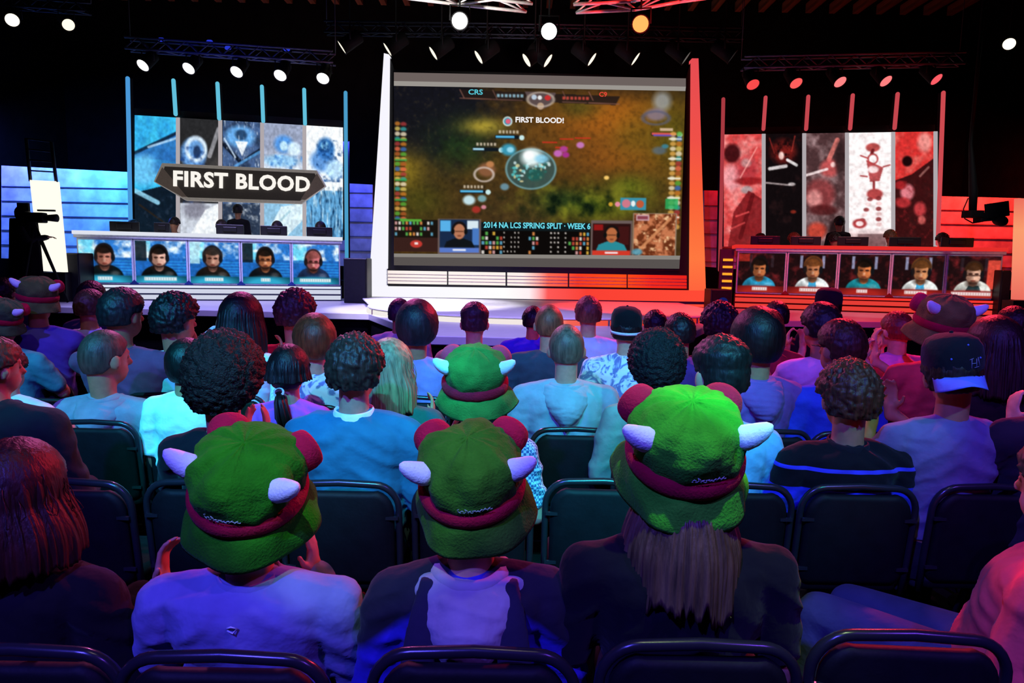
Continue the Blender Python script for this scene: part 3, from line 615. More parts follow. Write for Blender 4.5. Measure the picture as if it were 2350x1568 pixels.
# ------------------------------------------------------------------ player desks
def portrait(i, side):
    c = Canvas(0, 0, 100, 84, 1.0, (20, 60, 110)); X, Y = c.X, c.Y; n = c.fbm(16, 300 + i + 10 * side)
    if side == 0:
        shirts = ['0a1418', '0c1012', '1a1614', '10141a', '1c2c50']; hair = ['140e0c', '0c0a0a', '2a2422', '120e0c', '8a4a48']; face = ['b87868', 'e0b0a0', 'b08070', 'c07850', 'c06a70']
        c.rect(0, 0, 100, 84, '2a70c0'); c.rect(0, 0, 30, 40, '68c8e8'); c.blend(np.clip(n - .45, 0, 1) * 3 * (Y < 36), 'e8f4fc'); c.rect(0, 34, 100, 84, '1858a8', .7)
        for k in range(6): c.rect(60, 40 + k * 6, 100, 42 + k * 6, '30a0e8', .6)
        if i in (1, 3): c.rect(0, 0, 22, 40, '101820', .9)
        if i == 2: c.rect(0, 0, 20, 44, 'a8d8e8', .9)
        name_bg, ac = '10506a', '38c0e8'; nw = [14, 32, 19, 10, 34][i]
    else:
        shirts = ['2a90b8', 'e8eef0', '1c8a98', 'e4e8e6', 'd8d8d0']; hair = ['140c0a', '6a3a1c', '100a08', '5a3418', '3a2010']; face = ['b8683c', 'c07850', 'c87040', 'c88458', 'd8a890']
        c.rect(0, 0, 100, 84, '1c0c0e'); c.blend(np.clip(n - .5, 0, 1) * 2.2, '802024')
        for x0, x1 in ((24, 30), (70, 76)): c.rect(x0, 4, x1, 30, 'a8b0d8', .7 if i in (1, 2, 3) else .1)
        if i == 4: c.rect(76, 8, 100, 66, 'd84838', .9)
        if i == 0: c.rect(0, 2, 24, 18, 'a82820', .8)
        name_bg, ac = '6a1414', 'b82820'; nw = [16, 22, 11, 22, 38][i]
    mx = [48, 46, 46, 48, 44][i] if side == 0 else [46, 52, 50, 56, 50][i]; hy = 32 + (3 if i == 4 else 0); sh = shirts[i]
    c.ell(mx, 74, 36, 26, sh, 1, .06); c.rect(mx - 36, 70, mx + 36, 84, sh)
    if side == 1 and i in (1, 3): c.poly([(mx - 10, 84), (mx - 7, 56), (mx + 7, 56), (mx + 10, 84)], '38a0d0')
    if side == 1 and i == 4: c.poly([(mx - 20, 84), (mx - 8, 60), (mx + 12, 60), (mx + 22, 84)], '20383c')
    c.ell(mx, 52, 9, 9, face[i], 1, .2)
    c.ell(mx, hy - 7, 18, 19, hair[i], 1, .12)
    if side == 0 and i == 2: c.ell(mx, hy - 6, 21, 17, '2c2826', 1, .12)
    if side == 1 and i in (1, 3): c.ell(mx, hy - 8, 20, 20, hair[i], 1, .12)
    c.ell(mx, hy + 3, 14.5, 20, face[i], 1, .1)
    c.ell(mx, hy - 12, 15, 7, hair[i], .95, .3)
    for s_ in (-1, 1):
        c.ell(mx + s_ * 6, hy + 1, 4.2, 2, '2a1410', .9, .4); c.ell(mx + s_ * 16.5, hy + 2, 4, 8, '101014', .95, .3)
    c.ell(mx, hy + 8, 2.6, 3.4, 'f0c8b0', .5, .6); c.ell(mx, hy + 14.5, 5, 1.6, '7a3028', .8, .5)
    if i in (3, 4) and side == 0 or (side == 1 and i == 4):
        c.line(mx - 14, hy + 4, mx + 14, hy + 4, 2.2, '301814', .8); c.ell(mx, hy + 20, 8, 5, '5a3020', .6, .5)
    c.ring(mx, hy - 2, 18, 22, .10, '181820', .8 if side == 0 else .3)
    c.ell(mx - 9, hy + 4, 8, 19, '301810', .45, .9); c.ell(mx, hy + 22, 13, 6, '20100c', .6, .8); c.ell(mx - 24, 74, 12, 14, '000000', .35, .9); c.ell(mx + 20, 66, 8, 5, 'ffffff', .18, .9)
    c.a = np.clip(c.a * (.82 + .5 * c.fbm(5, 700 + i)[..., None]), 0, 1)
    c.rect(0, 70, 100, 84, name_bg); c.ell(mx, 84, 46, 14, ac, .8, .7); 
    wx = 48
    c.rect(wx - nw, 72.5, wx + nw, 79.5, 'e8f4f8' if side == 0 else 'f4e4e2', .95, 2)
    for k in range(int(nw * 2 / 5)): c.rect(wx - nw + 2 + k * 5, 73.5, wx - nw + 3.3 + k * 5, 78.5, name_bg, .35)
    soften(c, 1); return c
def desk(A, B, side, label):
    A, B = Vector((A[0], A[1], 0)), Vector((B[0], B[1], 0)); ex = (B - A); L = ex.length; ex.normalize(); ny = Vector((-ex.y, ex.x, 0))   # away from the audience
    r = empty('player_desk', ((A + B) / 2) + ny * .4 + Vector((0, 0, DK))); tag(r, label, 'desk')
    Q = lambda u, y, z: A + ex * u + ny * y + Vector((0, 0, z))
    def bx(name, u0, u1, y0, y1, z0, z1, m, bev=.0):
        b = MB(); b.prism([Q(u0, y0, z0), Q(u1, y0, z0), Q(u1, y1, z0), Q(u0, y1, z0)], (0, 0, z1 - z0)); return kid(b.build(name, m, smooth=False, bevel=bev), r)
    silver = mat('metal', 'c4cad4', rough=.45, metal=.15); lit = glow('e6ecff', .95) if side == 0 else glow('f83830', .95); lit2 = glow('dfe4f8', .85) if side == 0 else glow('f04038', .9)
    bx('body', .02, L - .02, .10, .40, DK, 1.98, mat('plastic', '30343c'))
    bx('base_plinth', -.02, L + .02, -.04, .14, DK, 1.07, mat('metal', '5a6070' if side == 0 else '5a1414', rough=.5))
    for z in (.78, .90): bx('light_strip', 0, L, -.06, -.02, z, z + .085, lit2)
    bx('light_strip', 0, L, -.06, -.02, 1.01, 1.055, lit)
    bx('top_ledge', -.05, L + .05, -.06, .85, 2.03, 2.10, glow('e4e8f4', .95) if side == 0 else glow('f0302c', .9), 0)
    bx('ledge_rail', -.04, L + .04, -.03, .2, 1.965, 2.03, silver, .01)
    w_ = L / 5
    for i in range(5):
        u0, u1 = i * w_ + .035, (i + 1) * w_ - .035
        fr = bx('screen_frame', i * w_ + .004, (i + 1) * w_ - .004, .0, .1, 1.07, 1.965, silver, .012)
        p = portrait(i, side).panel('portrait_screen', Q(u0, -.012, 1.93), Q(u1, -.012, 1.93), Q(u0, -.012, 1.105), Q(u1, -.012, 1.105))
        kid(p, r)
    for i in range(1, 5):
        b = MB(); u = i * w_; b.prism([Q(u - .10, -.02, 1.06), Q(u + .10, -.02, 1.06), Q(u, -.02, 1.16)], ny * .02); kid(b.build('corner_gusset', mat('metal', '4a68c8' if side == 0 else 'c83c40'), smooth=False), r)
    if side == 1:
        for k in range(5):
            bx('amber_lamp', -.28, -.08, .02, .12, 1.15 + k * .15, 1.20 + k * .15, glow('ff9a28', 1.3))
        bx('lamp_column', -.34, -.06, .06, .3, DK, 2.0, mat('plastic', '400c0c'))
    # riser the players sit on
    b = MB(); b.prism([Q(-.1, .95, DK), Q(L + .1, .95, DK), Q(L + .1, 2.0, DK), Q(-.1, 2.0, DK)], (0, 0, .40)); rs_ = b.build('player_riser', mat('cloth', '101014'), smooth=False); tag(rs_, 'low black riser under the players behind the ' + ('left' if side == 0 else 'right') + ' desk', 'riser')
    return r, Q, L
a1, a2 = at(177, 600, 13.6), at(781, 600, 14.9)
dl, QL, LL = desk((a1.x, 13.6), (a2.x, 14.9), 0, 'long silver player desk with five blue portrait screens on the left of the stage')
a3, a4 = at(1689, 640, 14.9), at(2298, 640, 13.8)
dr, QR, LR = desk((a3.x, 14.9), (a4.x, 13.8), 1, 'long red-lit player desk with five portrait screens on the right of the stage')
# ------------------------------------------------------------------ lamps and trusses overhead
can_m = mat('metal', '08080a', rough=.7, metal=0, spec=.15)
def fixture(px, py, Y, r, face, colr, strength, label, group, top=None):
    p = at(px, py, Y); o = empty('stage_spotlight', p)
    tag(o, label, 'spotlight', group)
    d = Vector(face).normalized(); q = d.to_track_quat('Z', 'Y').to_matrix().to_4x4()
    b = MB(); b.lathe([(r * .75, -r * 3.2), (r * .95, -r * 3.0), (r * 1.02, -r * 1.4), (r * 1.08, -.02 * r), (r * 1.16, 0), (r * 1.16, r * .10), (r * 1.02, r * .10), (r * 1.0, -.02)], 20, q, cap=True); b.build('housing', can_m, o)
    b = MB(); b.lathe([(r * .02, .06 * r), (r * .6, .05 * r), (r, .02 * r), (r, -.05 * r)], 20, q, cap=True); b.build('lens', glow(colr, strength), o)
    b = MB(); s = r * 1.25
    side = d.cross(Vector((0, 0, 1))).normalized(); c = -d * r * 1.4
    b.tube([c + side * s, c + side * s + Vector((0, 0, r * 1.9)), c - side * s + Vector((0, 0, r * 1.9)), c - side * s], r * .12, 6); b.build('yoke', can_m, o)
    tz = (top if top else RZ) - p.z
    b = MB(); b.tube([c + Vector((0, 0, r * 1.8)), Vector((c.x, c.y, tz))], .014, 6); b.build('hanger', can_m, o, smooth=False)
    return o
def face_to(px, py, Y, tz, k):     # direction turned k of the way from straight down to the seats
    return Vector((0, -k, -tz))
ordn = ['leftmost', 'second from left', 'middle', 'fourth from left', 'rightmost']
for i, (x, y) in enumerate([(328, 150), (433, 157), (543, 165), (643, 173), (741, 180)]):
    fixture(x, y, 13.4, .115, (-.22 + .05 * i, -.62, -.62), 'fffdf8', 1.6, ordn[i] + ' of the five white spotlights above the blue banners', 'white spotlights above the blue banners', top=at(x, 112 + i * 8, 13.5).z)
for i, (x, y) in enumerate([(1728, 194), (1827, 191), (1928, 188), (2033, 186), (2149, 182)]):
    fixture(x, y, 13.4, .115, (.10 + .06 * i, -.55, -.66), ['f04848', 'ff5a58', 'ff8080', 'ff7c7c', 'f85a62'][i], 1.1, ordn[i] + ' of the five red spotlights above the red banners', 'red spotlights above the red banners', top=at(x, 152, 13.5).z)
row = [(785, 108, -1), (890, 113, -1), (995, 122, -1), (1099, 131, -1), (1209, 138, -1), (1257, 139, 1), (1358, 136, 1), (1458, 135, 1), (1574, 133, 1), (1680, 130, 1)]
nm = ['far left lamp', 'lamp over the white leg of the portal', 'third lamp from the left', 'fourth lamp from the left', 'left one of the close middle pair', 'right one of the close middle pair',
      'second lamp right of the middle pair', 'third lamp right of the middle pair', 'dim lamp beside the red portal leg', 'faint lamp at the right end']
for i, (x, y, s) in enumerate(row):
    fixture(x, y, 14.0, .135, (-s * -.80, -.16, -.58), 'fff4d8' if i < 8 else ('6a6460' if i == 8 else '2e2c2c'), 1.3 if i < 8 else 1, nm[i] + ' in the row over the big screen', 'slim lamps over the big screen')
fixture(28, 46, 13.0, .11, (.45, -.75, -.48), 'fff6dc', 1.4, 'warm white lamp in the top left corner, nearer the edge', 'warm lamps at top left')
fixture(157, 57, 13.0, .10, (.60, -.62, -.48), 'fff2d0', 1.4, 'warm white lamp at top left, the inner one of two', 'warm lamps at top left')
fixture(2316, 101, 13.0, .10, (-.45, -.72, -.5), 'fff8dc', 1.5, 'single white lamp near the right edge above the red wall', None)
for (x, y, c_, s_, l) in ((1055, 48, 'ffffff', 2.2, 'big round white moving light on the left of the overhead truss'), (1260, 72, 'ffffff', 2.2, 'big round white moving light hanging lowest in the middle'), (1470, 55, 'ff9a50', 1.6, 'big round orange-red moving light on the right of the overhead truss')):
    fixture(x, y, 10.0, .108, at(1175, 700, .3) - at(x, y, 10.0), c_, s_, l, 'big moving lights on the overhead truss')

def truss(name, pts, h, m, label, group=None, dn=3, r=.025):
    o = empty(name, Vector(pts[0])); tag(o, label, 'truss', group)
    b = MB(); pts = [Vector(p) for p in pts]
    upv = Vector((0, 0, h)); 
    for a, c in zip(pts[:-1], pts[1:]):
        d = (c - a); n = Vector((-d.y, d.x, 0)).normalized() * h
        if n.y > 0: n = -n
        for off in (Vector(), upv, n, n + upv): b.tube([a + off, c + off], r, 6)
        k = max(1, int(d.length / (h * 1.1)))
        for i in range(k):
            p, q = a + d * (i / k), a + d * ((i + 1) / k)
            if i % 2: p, q = q, p
            b.tube([p, q + upv], r * .6, 5); b.tube([p + n, q + n + upv], r * .6, 5); b.tube([p, q + n], r * .6, 5)
    kid(b.build('lattice', m), o)
    for p in (pts[0], pts[-1]):
        b = MB(); b.tube([p + upv, Vector((p.x, p.y, RZ))], .008, 5); kid(b.build('hanging_cable', mat('plastic', '08080a')), o)
    return o
alu = mat('metal', 'c8c4c0', rough=.35, metal=.3); alud = mat('metal', '8088a8', rough=.4, metal=.3)
ZT = 5.35
tl = [atz(x, y, ZT) for x, y in ((905, -8), (1050, 10), (1208, 27))]; tr = [atz(x, y, ZT) for x, y in ((1322, 29), (1460, 22), (1560, 4), (1660, -10))]
truss('lighting_truss', tl, .34, alu, 'white-lit aluminium lattice truss at the top edge, left of centre', 'overhead centre truss')
truss('lighting_truss', tr, .34, alu, 'red-lit aluminium lattice truss at the top edge, right of centre', 'overhead centre truss')
lamp('truss_white', 'SPOT', (-1.2, 8.2, 3.9), (-.9, 9.9, 5.5), (1, .95, .88), 1100, .1, 70, .7)
lamp('truss_red', 'SPOT', (2.3, 8.6, 3.9), (1.9, 10.1, 5.5), (1, .03, .03), 1300, .1, 70, .7)
for (x0, y0, x1, y1, Y, l, c_) in ((300, 118, 770, 150, 13.6, 'blue-lit lattice truss holding the spotlights over the blue banners', (.05, .08, 1)), (1700, 162, 2200, 152, 13.6, 'red-lit lattice truss holding the spotlights over the red banners', (1, .02, .02)),
                                ((20), 20, 210, 34, 13.2, 'dim lattice truss above the two warm lamps at top left', (.2, .2, .6)), (750, 80, 1700, 96, 14.3, 'dark lattice truss carrying the row of slim lamps over the screen', (.05, .08, 1))):
    truss('lighting_truss', [at(x0, y0, Y), at(x1, y1, Y)], .20, mat('metal', '50546a', rough=.5, metal=.3) if 'banners' in l else mat('metal', '20222c', rough=.5), l, None, r=.02)
    mx = (at(x0, y0, Y) + at(x1, y1, Y)) / 2
    lamp('truss_wash', 'SPOT', (mx.x + (2.0 if mx.x > 0 else -1.0), 11.0, mx.z - 1.6), mx, c_, 120 if 'banners' in l else 20, .1, 60, .8)
for x, y in ((367, 91), (478, 96), (520, 110), (655, 113)):
    p = at(x, y, 13.5); o = empty('blue_beacon', p); tag(o, {367: 'small blue lamp glowing on the left truss, first from the left', 478: 'small blue lamp glowing on the left truss, second from the left', 520: 'small blue lamp sitting lower in the middle of the left truss', 655: 'small blue lamp glowing on the left truss, rightmost'}[x], 'lamp', 'blue lamps on the left truss')
    b = MB(); b.cap((0, 0, 0), .035, (.05, 0, 0), .035, 10); b.build('bulb', glow('2838d0', .9), o)
    b = MB(); b.box((.02, .05, 0), (.16, .05, .09)); b.build('casing', can_m, o, smooth=False)

# ------------------------------------------------------------------ boxes beside the screen, towers
def speaker(x0, y0, x1, y1, Y, label, logo=None, zb=DK):
    p0, p1 = at(x0, y0, Y), at(x1, y0, Y); w_ = p1.x - p0.x; top = p0.z; o = empty('speaker_cabinet', ((p0.x + p1.x) / 2, Y + .25, zb)); tag(o, label, 'speaker', None)
    h = top - zb
    b = MB(); b.box((0, 0, h / 2), (w_, .5, h)); b.build('cabinet', mat('plastic', '101018'), o, smooth=False, bevel=.02)
    b = MB(); b.box((0, -.262, h / 2), (w_ * .88, .02, h * .92)); b.build('grille', mat('vinyl', '16161f', bscale=200), o, smooth=False)
    if logo: 
        b = MB(); b.lathe([(.001, 0), (.10, 0), (.10, .01)], 24, Matrix.Translation((0.03, -.275, h * .38)) @ Matrix.Rotation(PI / 2, 4, 'X'), cap=True); b.build('indicator', glow('141c66', .9), o)
speaker(788, 592, 842, 690, 14.2, 'tall black speaker cabinet between the left desk and the screen portal')
speaker(1632, 664, 1681, 706, 14.2, 'black speaker box with a dim blue light right of the screen portal', 1)
speaker(150, 580, 180, 668, 13.2, 'narrow black cabinet left of the blue portrait desk')
speaker(2300, 620, 2322, 730, 13.6, 'narrow black cabinet right of the red portrait desk')
def tower(quad, Y, label, colr, m2='1a1a1e', rails=None):
    cx = at(sum(q[0] for q in quad) / 4, quad[2][1], Y); o = empty('light_tower', (cx.x, Y + .1, DK)); tag(o, label, 'light panel')
    b = MB(); b.prism([at(x, y, Y) for x, y in quad], (0, .12, 0)); kid(b.build('lit_panel', colr, smooth=False), o)
    xb0, xb1 = quad[3][0], quad[2][0]; yb = quad[2][1]
    q1, q2 = at(xb0 - 4, yb, Y), at(xb1 + 2, yb, Y); b = MB(); b.prism([q1, q2, Vector((q2.x, Y, DK)), Vector((q1.x, Y, DK))], (0, .3, 0)); kid(b.build('base', mat('plastic', '191618'), smooth=False), o)
    if rails:
        b = MB()
        for (xa, ya, xc, yc) in rails: b.tube([at(xa, ya, Y + .05), at(xc, yc, Y + .05)], .03, 8)
        for t in np.linspace(0, 1, 5): 
            (xa, ya, xc, yc), (xd, yd, xe, ye) = rails; b.tube([at(xa + (xc - xa) * t, ya + (yc - ya) * t, Y + .05), at(xd + (xe - xd) * t, yd + (ye - yd) * t, Y + .05)], .014, 6)
        kid(b.build('rail', mat('metal', '2c2c34', rough=.5)), o)
tower([(68, 413), (127, 416), (147, 625), (91, 622)], 13.0, 'tall slanted warm white light panel behind the camera operator', glow('fffbe8', 1.1), rails=[(60, 318, 70, 416), (118, 326, 129, 418)])
tower([(2338, 455), (2400, 457), (2400, 690), (2330, 688)], 13.0, 'tall salmon pink light panel cut by the right edge', lerp_z('pink_lamps', [(.8, 'e85a58'), (1.8, 'ff9070'), (2.4, 'ffa070'), (3, 'f07060')], .95))
o = empty('hanging_camera', at(2240, 440, 12.5)); tag(o, 'black remote camera and monitor hanging from an arm before the red wall', 'camera')
def A_(x, y, d=0): return at(x, y, 12.5 + d)
b = MB(); b.tube([Vector((A_(2228, 330).x, A_(2228, 330).y, RZ)), A_(2228, 330), A_(2234, 440), A_(2232, 490)], [.03, .03, .07, .06], 10); kid(b.build('arm', can_m), o)
b = MB(); b.box(A_(2232, 492), (.24, .26, .12)); b.box(A_(2262, 498), (.30, .24, .16), Matrix.Rotation(-.1, 3, 'Y')); kid(b.build('camera_body', can_m, smooth=False, bevel=.01), o)
b = MB(); b.box(A_(2288, 482, -.1), (.40, .06, .26), Matrix.Rotation(-.16, 3, 'Y')); kid(b.build('monitor', can_m, smooth=False, bevel=.01), o)
b = MB(); b.tube([A_(2222, 455), A_(2211, 480), A_(2214, 502), A_(2232, 512), A_(2256, 508), A_(2275, 500)], .012, 6); kid(b.build('cable', can_m), o)
b = MB(); b.cap(A_(2290, 505), .09, A_(2300, 508, -.2), .09, 14); kid(b.build('lens', can_m), o)

# computer monitors on the player desks (seen from behind)
def desk_item(Q, u, z0, w_, h_, label, grp):
    p = Q(u, .45, 2.10); o = empty('computer_monitor', p); tag(o, label, 'monitor', grp)
    R_ = Matrix.Rotation(math.atan2((Q(1, 0, 0) - Q(0, 0, 0)).y, (Q(1, 0, 0) - Q(0, 0, 0)).x), 3, 'Z')
    b = MB(); b.box(R_ @ Vector((0, 0, .015 + h_ / 2)), (w_, .05, h_), R_); b.box(R_ @ Vector((0, -.03, .015 + h_ / 2)), (w_ * .5, .04, h_ * .5), R_); b.build('back_shell', mat('plastic', '0c0c10'), o, smooth=False, bevel=.01)
    b = MB(); b.tube([(0, 0, .0), (0, 0, .1)], .03, 8); b.box((0, 0, .008), (.22, .16, .016), R_); b.build('stand', mat('plastic', '0c0c10'), o, smooth=False)
wl_ = ['far left', 'second', 'middle', 'fourth', 'far right']
for i, px in enumerate((268, 352, 510, 616, 730)):
    u = (px - 177) / (781 - 177) * LL
    desk_item(QL, u, 2.10, .54 if i != 1 else .3, .20, 'black monitor back on the left desk, %s place' % wl_[i], 'monitors on the left desk')
for i, px in enumerate((1762, 1862, 1975, 2097, 2215)):
    u = (px - 1689) / (2298 - 1689) * LR
    desk_item(QR, u, 2.10, .60, .19, 'black monitor back on the red desk, %s place' % wl_[i], 'monitors on the right desk')
# ------------------------------------------------------------------ chairs
tube_m = mat('metal', '3a3a42', rough=.25, metal=.6, nvar=.05); seat_m = mat('vinyl', '101015'); rub = mat('plastic', '0a0a0a')
def rr(wd, z0, z1, r, n=7, dip=0):         # rounded upright outline in x,z
    pts = []
    for cx, cz, a0 in ((wd - r, z1 - r, 0), (-wd + r, z1 - r, PI / 2), (-wd + r * .5, z0 + r * .5, PI), (wd - r * .5, z0 + r * .5, 1.5 * PI)):
        q = r if a0 < PI - .1 else r * .5
        for k in range(n): a = a0 + PI / 2 * k / (n - 1); pts.append((cx + q * math.cos(a), cz + q * math.sin(a)))
    return pts
def back_y(z): return -.19 - (z - .45) * .14
def make_chair():
    t = empty('stacking_chair', (0, 0, 0))
    # frame hoop
    path = [(.235, back_y(.40), .40), (.238, back_y(.55), .55), (.238, back_y(.70), .70)]
    for k in range(8): a = PI / 2 * k / 7; z = .745 + .095 * math.sin(a); path.append((.143 + .095 * math.cos(a), back_y(z), z))
    full = path + [(0, back_y(.845), .846)] + [(-x, y, z) for x, y, z in reversed(path)]
    b = MB(); b.tube(full, .0135, 10); b.build('back_frame', tube_m, t)
    # padded back with its dipped upper edge
    b = MB(); o = rr(.218, .44, .818, .085)
    rs = []
    for sc_, dy in ((.90, -.020), (.985, -.013), (1, 0), (.985, .013), (.90, .020)):
        ring = []
        for x, z in o:
            zz = z - (.026 * max(0, 1 - (x / .15) ** 2) if z > .78 else 0)
            ring.append(Vector((x * sc_, back_y(zz) + dy, .63 + (zz - .63) * sc_)))
        rs.append(ring)
    b.rings(rs); b.build('backrest', seat_m, t)
    for z in (.51, .715):
        for s in (-1, 1):
            b = MB(); b.box((s * .212, back_y(z) - .018, z), (.05, .012, .012)); b.build('bracket', tube_m, t, smooth=False)
    b = MB(); rs = []
    oo = [(x, y) for x, y in rr(.22, -.19, .22, .07)]
    for sc_, z in ((.92, .405), (1, .415), (1, .445), (.95, .458), (.75, .465)): rs.append([Vector((x * sc_, .015 + (y - .015) * sc_, z)) for x, y in oo])
    b.rings(rs); b.build('seat', seat_m, t)
    for s in (-1, 1):
        b = MB(); b.tube([(s * .235, back_y(.42), .42), (s * .235, -.10, .40), (s * .235, .10, .36), (s * .235, .22, .012)], .0125, 8); b.build('leg', tube_m, t)
        b = MB(); b.tube([(s * .222, .16, .41), (s * .222, .0, .30), (s * .222, -.24, .012)], .0125, 8); b.build('leg', tube_m, t)
    b = MB(); b.tube([(-.235, .20, .08), (.235, .20, .08)], .009, 8); b.tube([(-.222, -.20, .08), (.222, -.20, .08)], .009, 8); b.build('cross_bar', tube_m, t)
    return t
chair0 = make_chair(); chair_used = False
def place_chair(x, y, rz, label, z=0, group='audience chairs'):
    global chair_used
    c = chair0 if not chair_used else copy_tree(chair0); chair_used = True
    c.location = (x, y, z); c.rotation_euler = (0, 0, rz); c.scale = (.91, 1, 1); tag(c, label, 'chair', group); return c

# ------------------------------------------------------------------ people
def Rz(a): return Matrix.Rotation(a, 3, 'Z')
def Rx(a): return Matrix.Rotation(a, 3, 'X')
def Ry(a): return Matrix.Rotation(a, 3, 'Y')
V = Vector
def hand(mb, wr, d, nrm, side, s=1.0, curl=.25, spread=.10):
    # palm leaves the wrist along d, nrm is the way the palm faces; side is where the thumb leaves
    d = V(d).normalized(); n = V(nrm); n = (n - d * n.dot(d)).normalized(); x = d.cross(n).normalized() * side
    wr = V(wr); L = .095 * s
    R_ = Matrix((x, n, d)).transposed()
    mb.ell(wr + d * L * .52, (.040 * s, .016 * s, .056 * s), R_, 14, 10)
    mb.cap(wr - d * .02, .026 * s, wr + d * .03 * s, .026 * s, 10)
    for k, (off, ln) in enumerate(((.030, .070), (.010, .080), (-.010, .075), (-.029, .058))):
        p = wr + d * L * .86 + x * off * s; a = V(d) + x * (off / .03) * spread; a.normalize(); q = curl * (1 + .25 * k)
        for j, f in enumerate((.44, .32, .24)):
            a2 = (a + n * math.tan(min(q * (j + .5), 1.3))).normalized(); e = p + a2 * ln * f * s
            mb.cap(p, (.0098 - .0008 * j) * s, e, (.0092 - .0010 * j) * s, 8); p = e
    p = wr + d * L * .25 + x * .026 * s; e = p + (d * .6 + x * .9 + n * .25).normalized() * .040 * s; mb.cap(p, .0135 * s, e, .011 * s, 8); mb.cap(e, .011 * s, e + (d * .9 + x * .45 + n * .2).normalized() * .032 * s, .009 * s, 8)
SKINS = ['c8927a', 'ad7859', '96674a', 'cc987e', '6e4834']
def wrinkle(me, amp, sc=(9, 9, 5), seed=0, fold=True):
    off = V((seed * 3.1, seed * 1.7, seed))
    n = len(me.vertices); co = np.empty(n * 3); me.vertices.foreach_get('co', co); co = co.reshape(-1, 3)
    nr = np.empty(n * 3); me.vertices.foreach_get('normal', nr); nr = nr.reshape(-1, 3)
    out = np.empty(n)
    for i in range(n):
        x, y, z = co[i]
        p = V((x * sc[0] * .55 + z * 4, y * sc[1] * .6, z * sc[2] * 2.2 + abs(x) * 7)) + off
        v = noise.noise(p); v2 = noise.noise(p * 1.9 + V((3, 1, 5)))
        out[i] = max(-.35, (1 - abs(v) * 4.0) * .55 + v2 * .7)
    co += nr * (out * amp)[:, None]; me.vertices.foreach_set('co', co.ravel()); me.update()
def hair_cap(style, H, R, s, m, parent, seed):
    nu, nv = (112, 72) if style in ('curly', 'afro', 'messy', 'spiky') else (88, 60)
    T = {'short': .017, 'buzz': .006, 'curly': .034, 'afro': .040, 'messy': .028, 'spiky': .028, 'long': .024, 'bob': .030, 'bald': .003, 'fade': .010, 'under': .012}[style]
    rng = random.Random(seed); off = V((rng.random() * 9, rng.random() * 9, rng.random() * 9)); vs = []; f = []
    for j in range(nv + 1):
        t = PI * j / nv
        for i in range(nu):
            a = 2 * PI * i / nu; d = V((math.sin(t) * math.cos(a), math.sin(t) * math.sin(a), math.cos(t)))
            hair_line = (-d.y + .30 + 1.0 * d.z); nape = d.z + (.74 if style == 'buzz' else .62 if style not in ('long', 'bob', 'curly', 'afro') else .82)
            ear = 1.0
            if abs(d.x) > .3 and style not in ('long', 'bob', 'afro', 'curly'): ear = .45 * (math.hypot((d.z + .24) / .26, (d.y - .10) / .34) - 1)
            mk = max(0, min(1, min(hair_line, nape, ear) * 7 + .3)); mk = mk * mk * (3 - 2 * mk)
            th = T * (1 + .15 * max(0, min(1, d.z * 2)))
            if style == 'fade': th = .008 + .018 * max(0, min(1, (d.z - .25) * 3))
            if style in ('curly', 'afro'): nz = noise.noise(d * 9 + off) * .009 + noise.noise(d * 24 + off) * .0085 + noise.noise(d * 55 + off) * .003
            elif style in ('messy', 'spiky'): nz = noise.noise(V((d.x * 9, d.y * 9, d.z * 3.5)) + off) * .010 + noise.noise(V((d.x * 26, d.y * 26, d.z * 10)) + off) * .007
            elif style in ('buzz', 'bald'): nz = noise.noise(d * 40 + off) * .0012
            else: nz = noise.noise(V((d.x * 14, d.y * 14, d.z * 4)) + off) * .005 + noise.noise(V((d.x * 34, d.y * 34, d.z * 7)) + off) * .0028
            e = (.079, .097, .106); rad = 1 / math.sqrt((d.x / e[0]) ** 2 + (d.y / e[1]) ** 2 + (d.z / e[2]) ** 2)
            if style in ('long', 'bob', 'under'): nz *= .45
            r = rad + (th + nz) * mk - .016 * (1 - mk)
            vs.append(H + R @ (d * r + V((0, 0, .008))) * s)
        # ring done
    for j in range(nv):
        for i in range(nu):
            a = j * nu + i; b_ = j * nu + (i + 1) % nu; f.append((a, b_, b_ + nu, a + nu))
    mb = MB(); mb.add(vs, f); o = mb.build('hair', m, parent)
    return o
def strands(name, H, R, s, m, parent, seed, L, n=200, spread=1.0, back=True, z0=-.02, r0=.0055, out=.02, arcdeg=130, fan=0.0, mbx=None, build=True, front=0):
    rng = random.Random(seed); mb = mbx or MB()
    for i in range(n):
        a = math.radians(rng.uniform(-arcdeg, arcdeg)) - PI / 2
        st = V((.082 * math.cos(a), .10 * math.sin(a), rng.uniform(z0, .085))); k = rng.uniform(.9, 1.18)
        st = V((st.x * math.sqrt(max(.08, 1 - (st.z / .125) ** 2)), st.y * math.sqrt(max(.08, 1 - (st.z / .125) ** 2)), st.z)) * k * 1.1
        p = H + R @ (st * s); pts = [p]; d = V((math.cos(a) * .35, math.sin(a) * .35, -1)); l = L * rng.uniform(.72, 1.04); seg = 9
        wob = rng.uniform(-1, 1)
        for q in range(1, seg + 1):
            t = q / seg
            push = V((math.cos(a), math.sin(a), 0)) * (out * math.sin(min(1, t * 1.4) * PI * .5) * rng.uniform(.6, 1.2) + fan * t * t)
            pts.append(H + R @ (st * s) + V((0, 0, -l * t)) + push + V((math.sin(t * 5 + wob * 3) * .005, math.cos(t * 4 + wob * 5) * .004, 0)))
        rad = [r0 * (1.0 if q < seg - 2 else (seg - q + .15) / 3) for q in range(seg + 1)]
        mb.tube(pts, rad, 5)
    if build: return mb.build(name, m, parent)
